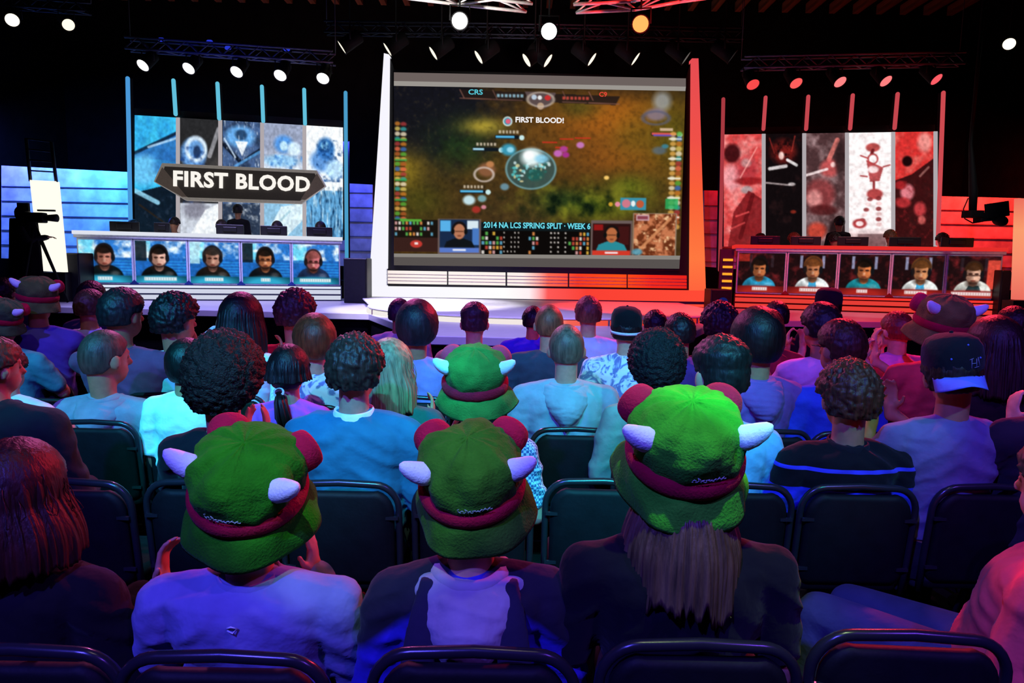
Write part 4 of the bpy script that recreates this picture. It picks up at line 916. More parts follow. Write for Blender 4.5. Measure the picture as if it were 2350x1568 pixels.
def curtain(H, R, s, m, parent, seed, L, N, flare=.018, hatted=False):      # the fall of the hair: a ridged crescent sheet with a ragged lower edge
    off = V((seed % 13, seed % 7, 2)); rs = []; n = 220; q_ = 26
    for q in range(q_ + 1):
        t = q / q_; out = []; inn = []
        for k in range(n + 1):
            u = k / n; a = -PI / 2 + (u - .5) * 2 * 2.1
            ln = L * (.86 + .16 * noise.noise(V((u * 9, 0, 0)) + off) + .12 * noise.noise(V((u * 34, 1, 0)) + off) + .08 * noise.noise(V((u * 90, 1, 0)) + off))
            rg = noise.noise(V((u * 40, t * .9, 0)) + off) * .007 + noise.noise(V((u * 110, t * 1.6, 5)) + off) * .005
            lock = noise.noise(V((u * 14, t * 1.0, 3)) + off) * .010 * t
            z = .112 - (ln + .112) * t
            kz = math.sqrt(max(.05, 1 - (z / .132) ** 2)) if z > 0 else 1.0
            fl = flare * math.sin(min(1, max(0, -z - (.07 if hatted else 0)) / .12) * PI / 2)
            if hatted and z > -.07: kz *= .84
            rx = .104 * kz + fl + (rg + lock) * min(1, .4 + t); ry = .124 * kz + fl * .6 + (rg + lock) * min(1, .4 + t)
            q3 = V((rx * math.cos(a), ry * math.sin(a) - .010 * t, z))
            p = (H + R @ (q3 * s)).lerp(H + q3 * s, min(1, t * 1.6))
            c = H.copy(); c.z = p.z; th = .016 * (1 - t) + .003
            out.append(p); inn.append(p + (c - p).normalized() * th)
        rs.append(out + inn[::-1])
    mb = MB(); mb.rings(rs); return mb.build('hair_fall', m, parent)
def plush_hat(H, R, s, parent, seed, bright, goggle_c, roll=0.0, back=.38, text=True):
    g = mat('plush', bright); red = mat('plush', 'a81530', nvar=.2); red2 = mat('plush', goggle_c, nvar=.2); wh = mat('plush', 'eef4fa', nvar=.06, bump=.2); pale = mat('plastic', 'bcd2ec')
    T = Matrix.Translation(H) @ (R @ Ry(roll) @ Rx(back)).to_4x4() @ Matrix.Scale(s, 4)
    rng = random.Random(seed); off = V((rng.random() * 9, 3, 1))
    # crown: slouchy sewn dome
    prof = [(.112, -.012), (.122, .008), (.129, .036), (.130, .066), (.122, .096), (.104, .120), (.076, .137), (.040, .146), (.004, .149)]
    rs = []; seg = 72
    pr = []
    for i in range(len(prof) - 1):
        for q in range(4): t = q / 4; pr.append((prof[i][0] * (1 - t) + prof[i + 1][0] * t, prof[i][1] * (1 - t) + prof[i + 1][1] * t))
    pr.append(prof[-1])
    for r, z in pr:
        ring = []
        for k in range(seg):
            a = 2 * PI * k / seg; sm = abs(math.sin(a * 2.5)) ** .35; fold = noise.noise(V((math.cos(a) * 2.6, math.sin(a) * 2.6, z * 14)) + off) * .012 + noise.noise(V((math.cos(a) * 6, math.sin(a) * 6, z * 30)) + off) * .005
            rr_ = r * (.955 + .045 * sm) + fold * min(1, r / .05) * (1 if z > 0 else .4)
            ring.append(T @ V((rr_ * math.cos(a), rr_ * 1.06 * math.sin(a), z + fold * .7)))
        rs.append(ring)
    mb = MB(); mb.rings(rs); crown = mb.build('hat', g, parent); crown['label'] = 'green plush hat with white horns, dark red band and padded red goggles'
    # band
    mb = MB(); rs = []
    for r, z in ((.112, -.022), (.124, -.022), (.133, -.014), (.1355, .0), (.134, .014), (.126, .022), (.113, .02)):
        rs.append([T @ V((r * math.cos(2 * PI * k / seg), r * 1.06 * math.sin(2 * PI * k / seg), z)) for k in range(seg)])
    mb.rings(rs, cap=False); mb.build('band', red, crown)
    # turned-down brim, wavy
    rs = []; nb = 11
    for layer in (0, 1):
        for q in (range(nb) if layer == 0 else range(nb - 1, -1, -1)):
            t = q / (nb - 1); ring = []
            for k in range(seg):
                a = 2 * PI * k / seg; wv = noise.noise(V((math.cos(a) * 1.3, math.sin(a) * 1.3, 7)) + off); w2 = noise.noise(V((math.cos(a) * 3, math.sin(a) * 3, t * 2)) + off)
                r = .122 + .050 * t ** .8 + wv * .030 * t + w2 * .006 - .012 * t * t; z = -.012 - (.080 + wv * -.020) * t + w2 * .006
                th = -.007 * layer
                ring.append(T @ V(((r + th) * math.cos(a), (r + th) * 1.05 * math.sin(a), z)))
            rs.append(ring)
    mb = MB(); mb.rings(rs, cap=False); mb.build('brim', g, crown)
    # horns
    for sd in (-1, 1):
        mb = MB(); p = [V((sd * (.106 + .020 * t + .030 * t), -.035 - .006 * t, .098 + .004 * t + .060 * t * t)) for t in (0, .2, .4, .6, .8, 1.0)]
        p = [T @ V((sd * (.092 + .066 * t), -.052 - .012 * t, .082 + .012 * t + .034 * t * t)) for t in (0, .25, .5, .75, .93, 1.0)]
        mb.tube(p, [x * s for x in (.026, .029, .026, .020, .012, .003)], 16); mb.build('horn', wh, crown)
    # goggles: two padded ovals strapped on the front slope of the crown
    for sd in (-1, 1):
        Tg = T @ Matrix.Translation(V((sd * .092, .082, .074))) @ (Rz(-sd * .50) @ Rx(-1.45)).to_4x4()
        mb = MB(); mb.lathe([(.028, -.024), (.040, -.022), (.049, -.014), (.051, .012), (.048, .026), (.046, .030), (.040, .026)], 28, Tg, cap=True)
        gg = mb.build('goggle', red2, crown)
        mb = MB(); mb.lathe([(.040, .0275), (.034, .032), (.01, .035)], 24, Tg, cap=True)
        v0 = len(gg.data.vertices); 
        bm = bmesh.new(); bm.from_mesh(gg.data)
        vv = [bm.verts.new(q) for q in mb.v]; 
        for ff in mb.f: 
            nf = bm.faces.new([vv[i] for i in ff]); nf.material_index = 1
        bm.to_mesh(gg.data); bm.free(); gg.data.materials.append(pale)
    if text:       # small pale embroidered scribble at the back above the band
        mb = MB(); pts = []
        for k in range(44):
            t = k / 43; a = -PI / 2 + .10 + (t - .5) * .62 + .02 * math.sin(k * 2.1); z = .040 + .0035 * math.sin(k * 1.3) + (.005 if k % 11 < 2 else 0)
            r = .1315 + .02 * (.04 - z); pts.append(T @ V((r * math.cos(a), r * 1.06 * math.sin(a), z)))
        mb.tube(pts, .0011 * s, 5); mb.build('embroidery', mat('fabric', 'b8d8b8'), crown)
    return crown
def cap_hat(H, R, s, parent, colr, brimc, backward=True, strap=False, dots=False):
    m = mat('fabric', colr); T = Matrix.Translation(H) @ (R @ Rx(.12 if not backward else .05)).to_4x4() @ Matrix.Scale(s, 4)
    pr = [(.096, -.008), (.099, .02), (.100, .05), (.096, .085), (.083, .112), (.055, .128), (.02, .134), (.002, .135)]
    mb = MB(); rs = [[T @ V((r * (.96 + .02 * abs(math.sin(3 * 2 * PI * k / 60))) * math.cos(2 * PI * k / 60), r * 1.12 * math.sin(2 * PI * k / 60), z)) for k in range(60)] for r, z in pr]
    mb.rings(rs); c = mb.build('cap', m, parent); c['label'] = 'black cap' if not backward else 'black cap worn backwards with a blue brim'
    sg = -1 if backward else 1
    mb = MB(); rs = []
    for q in range(9):
        t = q / 8; rs_ = []
        for k in range(21):
            u = -1 + 2 * k / 20; x = u * .082; y0 = .100 * 1.1 * math.sqrt(max(0, 1 - (u * .84) ** 2)) ; y = y0 + .085 * t * math.sqrt(max(0, 1 - u * u * .9)); z = -.006 - .030 * t * abs(u) ** 1.5 - .018 * t - .010 * u * u
            rs_.append(T @ V((x, sg * y, z)))
        rs.append(rs_)
    vs = [p for r in rs for p in r]; f = [(j * 21 + i, j * 21 + i + 1, (j + 1) * 21 + i + 1, (j + 1) * 21 + i) for j in range(8) for i in range(20)]
    mb.add(vs, f); b_ = mb.build('brim', mat('fabric', brimc), c); so = b_.modifiers.new('t', 'SOLIDIFY'); so.thickness = .004
    mb = MB(); mb.ell(T @ V((0, 0, .137)), (.007 * s, .007 * s, .005 * s), None, 10, 6); mb.build('button', m, c)
    if strap:
        mb = MB(); rs = [[T @ V((.1015 * math.cos(a), .1015 * 1.12 * math.sin(a), z)) for z in (-.030, -.014)] + [T @ V((.1065 * math.cos(a), .1065 * 1.12 * math.sin(a), z)) for z in (-.014, -.030)] for a in np.linspace(PI * 1.08, PI * 1.92, 20)]
        mb.rings(rs); mb.build('strap', mat('fabric', 'e8e4ee'), c)
    if dots:
        for k, (a, z) in enumerate(((-2.2, .085), (-1.3, .100), (-.6, .085), (-1.9, .055), (-.9, .052))):
            mb = MB(); r = .099 if z < .07 else .088; mb.ell(T @ V((r * math.cos(a), r * 1.12 * math.sin(a), z)), (.004, .004, .004), None, 8, 6); mb.build('eyelet', mat('fabric', '5a70d8'), c)
        # outlined monogram patch: crossed pale strokes
        mb = MB()
        for x0, z0, x1, z1 in ((-.012, .062, -.014, .030), (.006, .062, .004, .030), (-.013, .046, .005, .046), (-.020, .060, -.006, .064), (-.004, .031, .014, .033), (.012, .066, .018, .034)):
            q = []
            for t in (0, .5, 1):
                x = x0 + (x1 - x0) * t + .042; z = z0 + (z1 - z0) * t - .01; a = -PI / 2 + x / .1; q.append(T @ V((.1005 * math.cos(a), .1005 * 1.12 * math.sin(a), z)))
            mb.tube(q, .0013, 5)
        mb.build('monogram', mat('fabric', '8a88a8'), c)
    return c

POSES = {
    'lap': None,
    'clap': dict(el=(.27, .12, -.27), wr=(.045, .33, -.10), up=True),
    'clap_high': dict(el=(.25, .16, -.20), wr=(.05, .30, .06), up=True),
    'clap_wide': dict(el=(.30, .10, -.26), wr=(.19, .26, -.02), up=True),
}
def person(label, px, py, Y, w=None, hz=None, s=1.0, zb=0, yaw=0, turn=0, tilt=0, nod=-.03, pose='lap', style='short', hc='2a1c14', skin=1, top='t', tc='404050', sleeve='short', pants='20222c',
           hat=None, hatk=None, sw=.19, vox=None, extra=None, chair=True, lean=.0, seed=None, stand=False, arms=None, L=.3, thick=1.0, shade_label=None, legs=None, group='seated spectators', clabel=None, strands_kw=None, belly=1.0, flare=.018, chair_at=None):
    P0 = at(px, py, Y); seed = seed if seed is not None else int(px * 7 + py)
    if w: s = max(.86, min(1.24, (w * Y / F) / .19))
    hzl = P0.z - zb
    bx_, by_ = P0.x, P0.y + .06 - lean
    off = Rz(yaw) @ V((0, -.06 + lean, 0))
    root = empty('person', (P0.x - off.x, P0.y - off.y, zb), yaw); tag(root, label, 'person', group)
    near = Y < 3.0; vox = vox or (.0085 if Y < 2.0 else .0095 if near else .0115 if Y < 9 else .02)
    H = V((0, -.06 + lean, hzl)); R = Rz(turn - yaw) @ Ry(tilt) @ Rx(nod)
    N = H + V((0, -.012, -.175 * s)); sk = mat('skin', SKINS[skin]); rng = random.Random(seed)
    if stand: pel = V((0, 0, .98)); 
    else: pel = V((0, .02, .54))
    def torso(mb, inf, low, tp=0):
        nz = N.z; secs = []
        z0 = pel.z - .10
        lerp = lambda t: V((0, pel.y * (1 - t) + N.y * t, 0))
        rows = [(z0, .150, .10), (z0 + .05, .180 * belly, .135), (pel.z + .06, .172 * belly, .138)]
        for t, rx, ry in ((.38, .160 * belly, .128 * belly), (.55, .166, .124), (.72, .180, .120), (.84, .186, .110), (.91, .172, .098), (.965, .120, .078), (1.0, .066, .062), (1.04, .052 if not tp else .056, .054)):
            rows.append((pel.z + (nz - pel.z) * t, rx * (sw / .19 if t > .5 else 1), ry))
        for z, rx, ry in rows:
            if z < low: continue
            t = (z - pel.z) / (nz - pel.z); c = lerp(max(0, min(1, t))); secs.append((V((c.x, c.y, z)), (rx + inf) * thick, (ry + inf) * thick))
        mb.loft(secs, 24, 0, 2.3)
    sh = [N + V((sd * sw * thick, .005, -.075)) for sd in (-1, 1)]
    def trap(mb, inf):
        for sd in (0, 1): mb.cap(N + V(((-1, 1)[sd] * .03, .0, -.012)), .040 + inf, sh[sd] + V((0, 0, .012)), .054 + inf, 12)
    # arms
    pz = POSES.get(pose); el, wr, hd, hn = [], [], [], []
    for k, sd in enumerate((-1, 1)):
        if arms and arms[k]:
            e, q, d, n = arms[k]; el.append(N + V(e)); wr.append(N + V(q)); hd.append(V(d)); hn.append(V(n))
        elif pz:
            e, q = pz['el'], pz['wr']; el.append(N + V((sd * e[0], e[1], e[2]))); wr.append(N + V((sd * q[0], q[1], q[2]))); hd.append(V((-sd * .05, .15, 1))); hn.append(V((-sd, 0, 0)))
        elif stand: el.append(sh[k] + V((sd * .05, .02, -.28))); wr.append(el[k] + V((-sd * .03, .12, -.22))); hd.append(V((0, .3, -1))); hn.append(V((-sd, 0, 0)))
        else: el.append(sh[k] + V((sd * .055, .05, -.27))); wr.append(V((sd * .09, .30, .66))); hd.append(V((-sd * .4, 1, -.25))); hn.append(V((0, 0, -1)))
    mb = MB(); torso(mb, 0, 0); trap(mb, 0)
    mb.cap(N + V((0, 0, -.03)), .060, H + R @ V((0, -.018, -.05)) * s, .054 * s, 16)
    mb.ell(H + R @ V((0, -.004, .012)) * s, tuple(q * s for q in (.077, .094, .102)), R, 26, 18)
    mb.ell(H + R @ V((0, .034, -.052)) * s, tuple(q * s for q in (.058, .060, .064)), R, 20, 14)
    mb.cap(H + R @ V((0, .088, .010)) * s, .009 * s, H + R @ V((0, .110, -.026)) * s, .015 * s, 10)
    mb.ell(H + R @ V((0, .090, -.060)) * s, tuple(q * s for q in (.025, .012, .010)), R, 12, 8)
    for sd in (-1, 1):
        mb.ell(H + R @ V((sd * .083, -.004, -.014)) * s, tuple(q * s for q in (.011, .022, .034)), R @ Rz(sd * -.35), 12, 10)
        mb.cap(H + R @ V((sd * .016, .088, .022)) * s, .008 * s, H + R @ V((sd * .042, .078, .022)) * s, .008 * s, 8)
    for k, sd in enumerate((-1, 1)):
        mb.cap(sh[k], .054, el[k], .040, 14); mb.cap(el[k], .040, wr[k], .026, 14); hand(mb, wr[k], hd[k], hn[k], sd if not (arms and arms[k]) else sd, .98, curl=.16 if pose != 'lap' else .35)
    hips = [pel + V((sd * .09, .0, -.01)) for sd in (-1, 1)]
    if legs: kn, an = legs
    elif stand: kn = [V((sd * .10, .02, .50)) for sd in (-1, 1)]; an = [V((sd * .11, -.01, .09)) for sd in (-1, 1)]
    else:
        j = rng.uniform(-.03, .03); kn = [V((sd * (.13 + j), .46, .52)) for sd in (-1, 1)]; an = [V((sd * (.12 + j), .47 + j, .09)) for sd in (-1, 1)]
    for k in (0, 1): mb.cap(hips[k], .088, kn[k], .055, 14); mb.cap(kn[k], .052, an[k], .034, 12); mb.cap(an[k] + V((0, -.03, -.035)), .035, an[k] + V((0, .13, -.055)), .028, 12)
    me = blob_mesh(mb, vox, 3, .5)
    # eyes
    bm = bmesh.new(); bm.from_mesh(me)
    for sd in (-1, 1):
        r1 = bmesh.ops.create_uvsphere(bm, u_segments=10, v_segments=8, radius=.0115 * s)
        c = H + R @ V((sd * .030, .078, .004)) * s
        fs = set()
        for v in r1['verts']: v.co += c; fs.update(v.link_faces)
        for f in fs: f.material_index = 1; f.smooth = True
        for f in fs:
            if (R.inverted() @ (f.calc_center_median() - c)).y > .0098 * s: f.material_index = 2
    bm.to_mesh(me); bm.free()
    put('body', me, [sk, mat('plastic', 'e8e4e0'), mat('plastic', '1a0f0a')], root)
    # trousers and shoes
    mb = MB(); mb.loft([(pel + V((0, 0, -.115)), .165, .12), (pel + V((0, 0, -.04)), .192, .150), (pel + V((0, 0, .07)), .182 * belly, .148)], 24, 0, 2.3)
    for k in (0, 1): mb.cap(hips[k], .100, kn[k], .068, 14); mb.cap(kn[k], .066, an[k] + V((0, 0, .02)), .052, 12)
    me = blob_mesh(mb, max(vox, .013), 4); put('trousers', me, mat('fabric', pants), root)
    for k in (0, 1):
        mb = MB(); f = an[k]; mb.loft([(V((f.x, f.y + .05, .004)), .045, .135), (V((f.x, f.y + .05, .03)), .047, .138), (V((f.x, f.y + .035, .065)), .042, .115), (V((f.x, f.y + .0, .11)), .040, .055)], 18, 0, 2.4); mb.build('shoe', mat('plastic', '1c1c20' if k or not stand else '1c1c20'), root)
    # top
    lowz = pel.z - (.03 if not stand else .06)
    tm = mat('fabric', tc) if top != 'check' else None
    if top == 'check':
        key = 'checkfab'
        if key not in MC:
            m_ = mat('fabric', 'b8cde0').copy(); nt = m_.node_tree; ck = nt.nodes.new('ShaderNodeTexChecker'); ck.inputs['Scale'].default_value = 90; ck.inputs[1].default_value = srgb('c8dcec') + (1,); ck.inputs[2].default_value = srgb('4a6a98') + (1,)
            tc_ = nt.nodes.new('ShaderNodeTexCoord'); nt.links.new(tc_.outputs['Object'], ck.inputs[0]); nt.links.new(ck.outputs[0], nt.nodes['Principled BSDF'].inputs['Base Color']); MC[key] = m_
        tm = MC[key]
    if top == 'tiedye':
        if 'tiedye' not in MC:
            m_ = mat('fabric', 'd8d0e8').copy(); nt = m_.node_tree; nz = nt.nodes.new('ShaderNodeTexNoise'); nz.inputs['Scale'].default_value = 9; nz.inputs['Distortion'].default_value = 2.5
            cr = nt.nodes.new('ShaderNodeValToRGB'); cr.color_ramp.elements[0].position = .42; cr.color_ramp.elements[0].color = srgb('7a80b8') + (1,); cr.color_ramp.elements[1].position = .52; cr.color_ramp.elements[1].color = srgb('f0ecfa') + (1,)
            tc_ = nt.nodes.new('ShaderNodeTexCoord'); nt.links.new(tc_.outputs['Object'], nz.inputs[0]); nt.links.new(nz.outputs[0], cr.inputs[0]); nt.links.new(cr.outputs[0], nt.nodes['Principled BSDF'].inputs['Base Color']); MC['tiedye'] = m_
        tm = MC['tiedye']
    if top == 'stripe':
        if 'stripe' not in MC:
            m_ = mat('fabric', '101018').copy(); nt = m_.node_tree; tc_ = nt.nodes.new('ShaderNodeTexCoord'); sp = nt.nodes.new('ShaderNodeSeparateXYZ'); nt.links.new(tc_.outputs['Object'], sp.inputs[0])
            cr = nt.nodes.new('ShaderNodeValToRGB'); cr.color_ramp.interpolation = 'CONSTANT'; els = cr.color_ramp.elements
            zs = [(0, '0c0c14'), (.36, '3838e0'), (.61, '0c0c14'), (.775, '4848e8'), (.81, '0c0c14')]
            while len(els) < len(zs): els.new(.5)
            mr = nt.nodes.new('ShaderNodeMapRange'); mr.inputs[1].default_value = N.z - .42; mr.inputs[2].default_value = N.z + .02; nt.links.new(sp.outputs[2], mr.inputs[0]); nt.links.new(mr.outputs[0], cr.inputs[0])
            for e_, (p_, c_) in zip(els, zs): e_.position = p_; e_.color = srgb(c_) + (1,)
            nt.links.new(cr.outputs[0], nt.nodes['Principled BSDF'].inputs['Base Color']); MC['stripe'] = m_
        tm = MC['stripe']
    if top == 'cardigan':
        m_ = mat('fabric', '24243a').copy(); nt = m_.node_tree; tc_ = nt.nodes.new('ShaderNodeTexCoord'); sp = nt.nodes.new('ShaderNodeSeparateXYZ'); nt.links.new(tc_.outputs['Object'], sp.inputs[0])
        mx_ = nt.nodes.new('ShaderNodeMath'); mx_.operation = 'ABSOLUTE'; nt.links.new(sp.outputs[0], mx_.inputs[0]); ad = nt.nodes.new('ShaderNodeMath'); ad.operation = 'MULTIPLY_ADD'; ad.inputs[1].default_value = .9; nt.links.new(mx_.outputs[0], ad.inputs[0]); nt.links.new(sp.outputs[2], ad.inputs[2])
        cr = nt.nodes.new('ShaderNodeValToRGB'); cr.color_ramp.elements[0].color = srgb(tc) + (1,); cr.color_ramp.elements[0].position = .50; cr.color_ramp.elements[1].color = srgb('20202e') + (1,); cr.color_ramp.elements[1].position = .53
        mr = nt.nodes.new('ShaderNodeMapRange'); mr.inputs[1].default_value = N.z - .43; mr.inputs[2].default_value = N.z + .50; nt.links.new(ad.outputs[0], mr.inputs[0]); nt.links.new(mr.outputs[0], cr.inputs[0]); nt.links.new(cr.outputs[0], nt.nodes['Principled BSDF'].inputs['Base Color']); tm = m_
    inf = .014 if sleeve == 'short' else .02
    mb = MB(); torso(mb, inf, lowz, 1); trap(mb, inf * .8)
    for k in (0, 1):
        if sleeve == 'short': mb.cap(sh[k], .054 + inf, sh[k] + (el[k] - sh[k]) * .68, .050 + inf, 14)
        elif sleeve == 'long': mb.cap(sh[k], .054 + inf, el[k], .044 + inf, 14); mb.cap(el[k], .042 + inf, wr[k] - (wr[k] - el[k]).normalized() * .02, .028 + inf, 12)
    me = blob_mesh(mb, vox, 3)
    if Y < 9: wrinkle(me, .010 if near else .008, seed=seed % 97)
    shirt = put({'t': 't_shirt', 'polo': 'polo_shirt', 'hood': 'hoodie', 'button': 'shirt', 'sweater': 'sweater', 'check': 'shirt', 'tiedye': 't_shirt', 'stripe': 'polo_shirt', 'cardigan': 'cardigan', 'jacket': 'jacket'}[top], me, tm, root)
    def ringc(name, c, rx, ry, r, m_, par, tiltx=.25, n=36, fl=1.0, dz=None):
        mb = MB(); pts = []
        for k in range(n + 1): a = 2 * PI * k / n; pts.append(V(c) + Rx(tiltx) @ V((rx * math.cos(a), ry * math.sin(a), 0)))
        mb.tube(pts, r, 8, flat=fl, ends=False); return mb.build(name, m_, par)
    if top in ('polo', 'button', 'sweater', 'stripe', 'jacket'):
        ccol = {'polo': tm, 'button': tm, 'sweater': mat('fabric', 'eaf4f0'), 'stripe': mat('fabric', '14141c'), 'jacket': tm}[top]
        rs = []
        for r_, z in ((.068, -.030), (.076, -.028), (.078, -.005), (.070, .026), (.064, .030), (.062, .004)): rs.append([N + V((0, -.004, 0)) + Rx(.18) @ V((r_ * 1.08 * math.cos(2 * PI * k / 36), r_ * math.sin(2 * PI * k / 36), z + (.012 if top == 'sweater' else 0))) for k in range(36)])
        mb = MB(); mb.rings(rs, cap=False); mb.build('collar', ccol, shirt)
    elif top in ('t', 'check', 'tiedye'):
        ringc('neckband', N + V((0, -.004, -.002)), .064, .062, .008, tm, shirt, .3)
    if top in ('hood', 'cardigan'):
        hcol = tm if top == 'hood' else mat('fabric', 'a4a2a8')
        # empty hood hanging down the back as a soft triangle
        mb = MB(); rs = []; wid = .150; zz = N.z + .012
        for q in range(10):
            t = q / 9; z = zz - .23 * t; hw = wid * (1 - t ** 1.5) * (1 - .12 * t) + .008; yb = N.y - .070 - .052 * math.sin(PI * min(1, t * 1.1)) ** .8 - .035 * t; yb = min(yb, N.y - .095 if t > .1 else yb)
            ring = []
            for k in range(20): a = 2 * PI * k / 20; ring.append(V((hw * math.cos(a), yb + (.030 + .012 * math.sin(t * 3)) * math.sin(a) + .085 * (abs(hw * math.cos(a)) / .15) ** 2, z)))
            rs.append(ring)
        mb.rings(rs); me = blob_mesh(mb, .008, 5); wrinkle(me, .004, (12, 12, 16), seed % 50); put('hood', me, hcol, shirt)
        mb = MB(); pts = [N + V((.080 * math.cos(a), -.006 + .085 * math.sin(a), .010 + .010 * math.sin(a))) for a in np.linspace(PI * .9, PI * 2.1, 24)]; mb.tube(pts, .019, 10); mb.build('hood_rim', hcol, shirt)
    if top == 'cardigan':     # dark knitted front draped back over both shoulders
        for sd in (-1, 1):
            mb = MB(); rs = []
            for q in range(12):
                t = q / 11; c = V((sd * (.075 + .05 * math.sin(PI * t * .8) - .05 * t * t), N.y - .02 - .13 * math.sin(PI * min(1, t * .9 + .08)) , N.z + .01 - .42 * t)); ring = []
                for k in range(14): a = 2 * PI * k / 14; ring.append(c + V((.040 * math.cos(a), .022 * math.sin(a), 0)))
                rs.append(ring)
            mb.rings(rs); me = blob_mesh(mb, .008, 3); put('lapel', me, mat('fabric', '24243a'), shirt)
    # hair / hats
    cm = mat('curls' if style in ('curly', 'afro') else 'hair', hc)
    if style != 'none': hair_cap(style if not hat == 'plush' else 'under', H, R, s, cm, root, seed)
    if style == 'long' or (strands_kw is not None):
        curtain(H, R, s, cm, root, seed, L, N, flare, hat == 'plush')
        strands('long_hair', H, R, s, cm, root, seed, L, **(strands_kw or {}))
    if hat == 'plush': plush_hat(H + V((0, -.005, .048)) * s, R, s * (hatk or {}).get('s', 1.0), root, seed, (hatk or {}).get('c', '2f7a1e'), (hatk or {}).get('g', 'b81c3c'), (hatk or {}).get('roll', 0), (hatk or {}).get('back', .38), Y < 2)
    if hat == 'cap': cap_hat(H + V((0, 0, .022)) * s, R, s * 1.0, root, **(hatk or {}))
    if extra: extra(root, shirt, H, R, N, s, sh)
    if chair and chair_at:
        q = atz(chair_at[0], chair_at[1], .846); place_chair(q.x, q.y + .245, yaw if abs(yaw) < .3 else 0, ' '.join(('black chair under the ' + label).split()[:16]), z=zb)
    elif chair:
        c = Rz(yaw) @ V((0, -.0, 0)); place_chair(root.location.x, root.location.y - .03, yaw, clabel or ' '.join(('black chair under the ' + label).split()[:16]), z=zb)
    return root
# ------------------------------------------------------------------ the audience, nearest row first
cl = 'front row of spectators'
A1 = lambda e, q, d=(0, .2, 1), n=(0, 1, 0): (e, q, d, n)
# row 0
person('person with long straight reddish-brown hair in black at bottom left', 35, 1140, 1.62, chair_at=(30,1490), s=1.02, style='long', hc='34140e', top='t', tc='0c0c14', sleeve='long', L=.17, flare=.042, strands_kw=dict(n=70, r0=.0011, out=.03, arcdeg=120), group=cl, turn=-.1, sw=.18)
def f2x(root, shirt, H, R, N, s, sh):
    mb = MB(); mb.tube([N + V((-.012, -.118, -.062)), N + V((.0, -.124, -.055)), N + V((.012, -.118, -.062)), N + V((.004, -.124, -.070)), N + V((-.010, -.12, -.066))], .0022, 5); mb.build('stitched_mark', mat('fabric', 'd8e8ec'), shirt)
    mb = MB(); mb.tube([N + V((x, -.128 - .006 * math.cos(x * 9), -.235 + .10 * abs(x))) for x in np.linspace(-.17, .17, 14)], .003, 6); mb.build('yoke_seam', mat('fabric', '6a6c88'), shirt)
person('person clapping in a grey-blue button shirt and tilted green horned hat', 575, 1165, 1.64, chair_at=(507,1505), s=1.02, style='short', hc='2a1a12', top='button', tc='8088b4', sleeve='long', hat='plush', hatk=dict(roll=.20, back=.48, c='2a8a14', s=1.0), turn=-.12, skin=0, sw=.205, group=cl,
       arms=[A1((-.32, .10, -.32), (-.345, .24, -.14), (.05, .1, 1), (1, .1, 0)), A1((.24, .14, -.36), (.075, .27, -.11), (-.05, .1, 1), (-1, 0, 0))], extra=f2x, clabel=None)
def f3x(root, shirt, H, R, N, s, sh):
    pass
person('person with grey hood over a dark cardigan and small green horned hat', 1083, 1150, 1.62, chair_at=(1087,1495), s=.98, style='short', hc='5a4030', top='cardigan', tc='3a34b8', sleeve='long', hat='plush', hatk=dict(roll=-.06, back=.48, c='3a7a1c', s=.97), skin=0, sw=.185, group=cl, extra=f3x)
person('person with long brown hair in black under bright green horned hat', 1567, 1085, 1.60, chair_at=(1610,1478), s=1.0, style='under', hc='5a4434', top='t', tc='0c0c16', sleeve='short', hat='plush', hatk=dict(roll=-.03, back=.45, c='3aa824', s=1.02), L=.33, flare=.036, strands_kw=dict(n=0, r0=.0012, out=.012, z0=-.08, arcdeg=100, fan=.01), skin=0, sw=.215, group=cl, turn=.02)
# person at the right edge sitting turned away, legs stretched towards the empty chair
def f5x(root, shirt, H, R, N, s, sh):
    mb = MB(); mb.tube([sh[0] + V((-.060, -.02, .03)), sh[0] + V((-.075, -.02, -.12)), sh[0] + V((-.075, .0, -.26))], .016, 8, flat=.4); mb.build('sleeve_stripe', mat('fabric', '3a1820'), shirt)
f5 = person('person in a coral red jacket and blue jeans at right edge', 2440, 1120, 1.78, s=1.05, hc='3a241a', top='jacket', tc='e8565a', sleeve='long', pants='3c4668', yaw=.75, turn=.3, skin=0, group=cl, extra=f5x,
       arms=[A1((-.23, .05, -.30), (-.10, .20, -.42), (.6, .6, -.1), (0, 0, -1)), A1((.23, .05, -.30), (.10, .20, -.42), (-.6, .6, -.1), (0, 0, -1))],
       legs=([V((-.10, .50, .56)), V((.10, .48, .53))], [V((-.14, .52, .09)), V((.08, .54, .09))]))
q = atz(2110, 1458, .846); c = place_chair(q.x, q.y + .245, -.05, 'empty black padded chair at lower right with red light on its rim')
# row 1
person('person with short dark red-lit hair in navy at left edge', -12, 845, 2.55, w=105, hc='4a2a1c', top='t', tc='16161e', sleeve='long', turn=-.5, skin=1, pose='lap')
person('person with huge round curly black hair in a black shirt', 515, 872, 2.64, chair_at=(467,1105), w=142, style='afro', hc='2a1a14', tc='14141c', sleeve='short', skin=3, pose='clap')
person('person with tousled brown hair, white collar and blue sweater', 815, 852, 2.64, chair_at=(778,1108), w=118, style='messy', hc='3a2a22', top='sweater', tc='247090', sleeve='long', skin=0, turn=-.1, sw=.2)
person('person in checked shirt and green horned hat, third hat row back', 1090, 905, 2.78, chair_at=(1085,1108), s=1.02, style='short', hc='3a2418', top='check', hat='plush', hatk=dict(roll=.0, back=.30, c='3f7a34', g='d83a5c', s=.98), skin=0, sw=.2, sleeve='short', turn=.0, arms=[A1((-.27, .10, -.26), (-.115, .24, -.10), (.1, .1, 1), (1, 0, 0)), None])
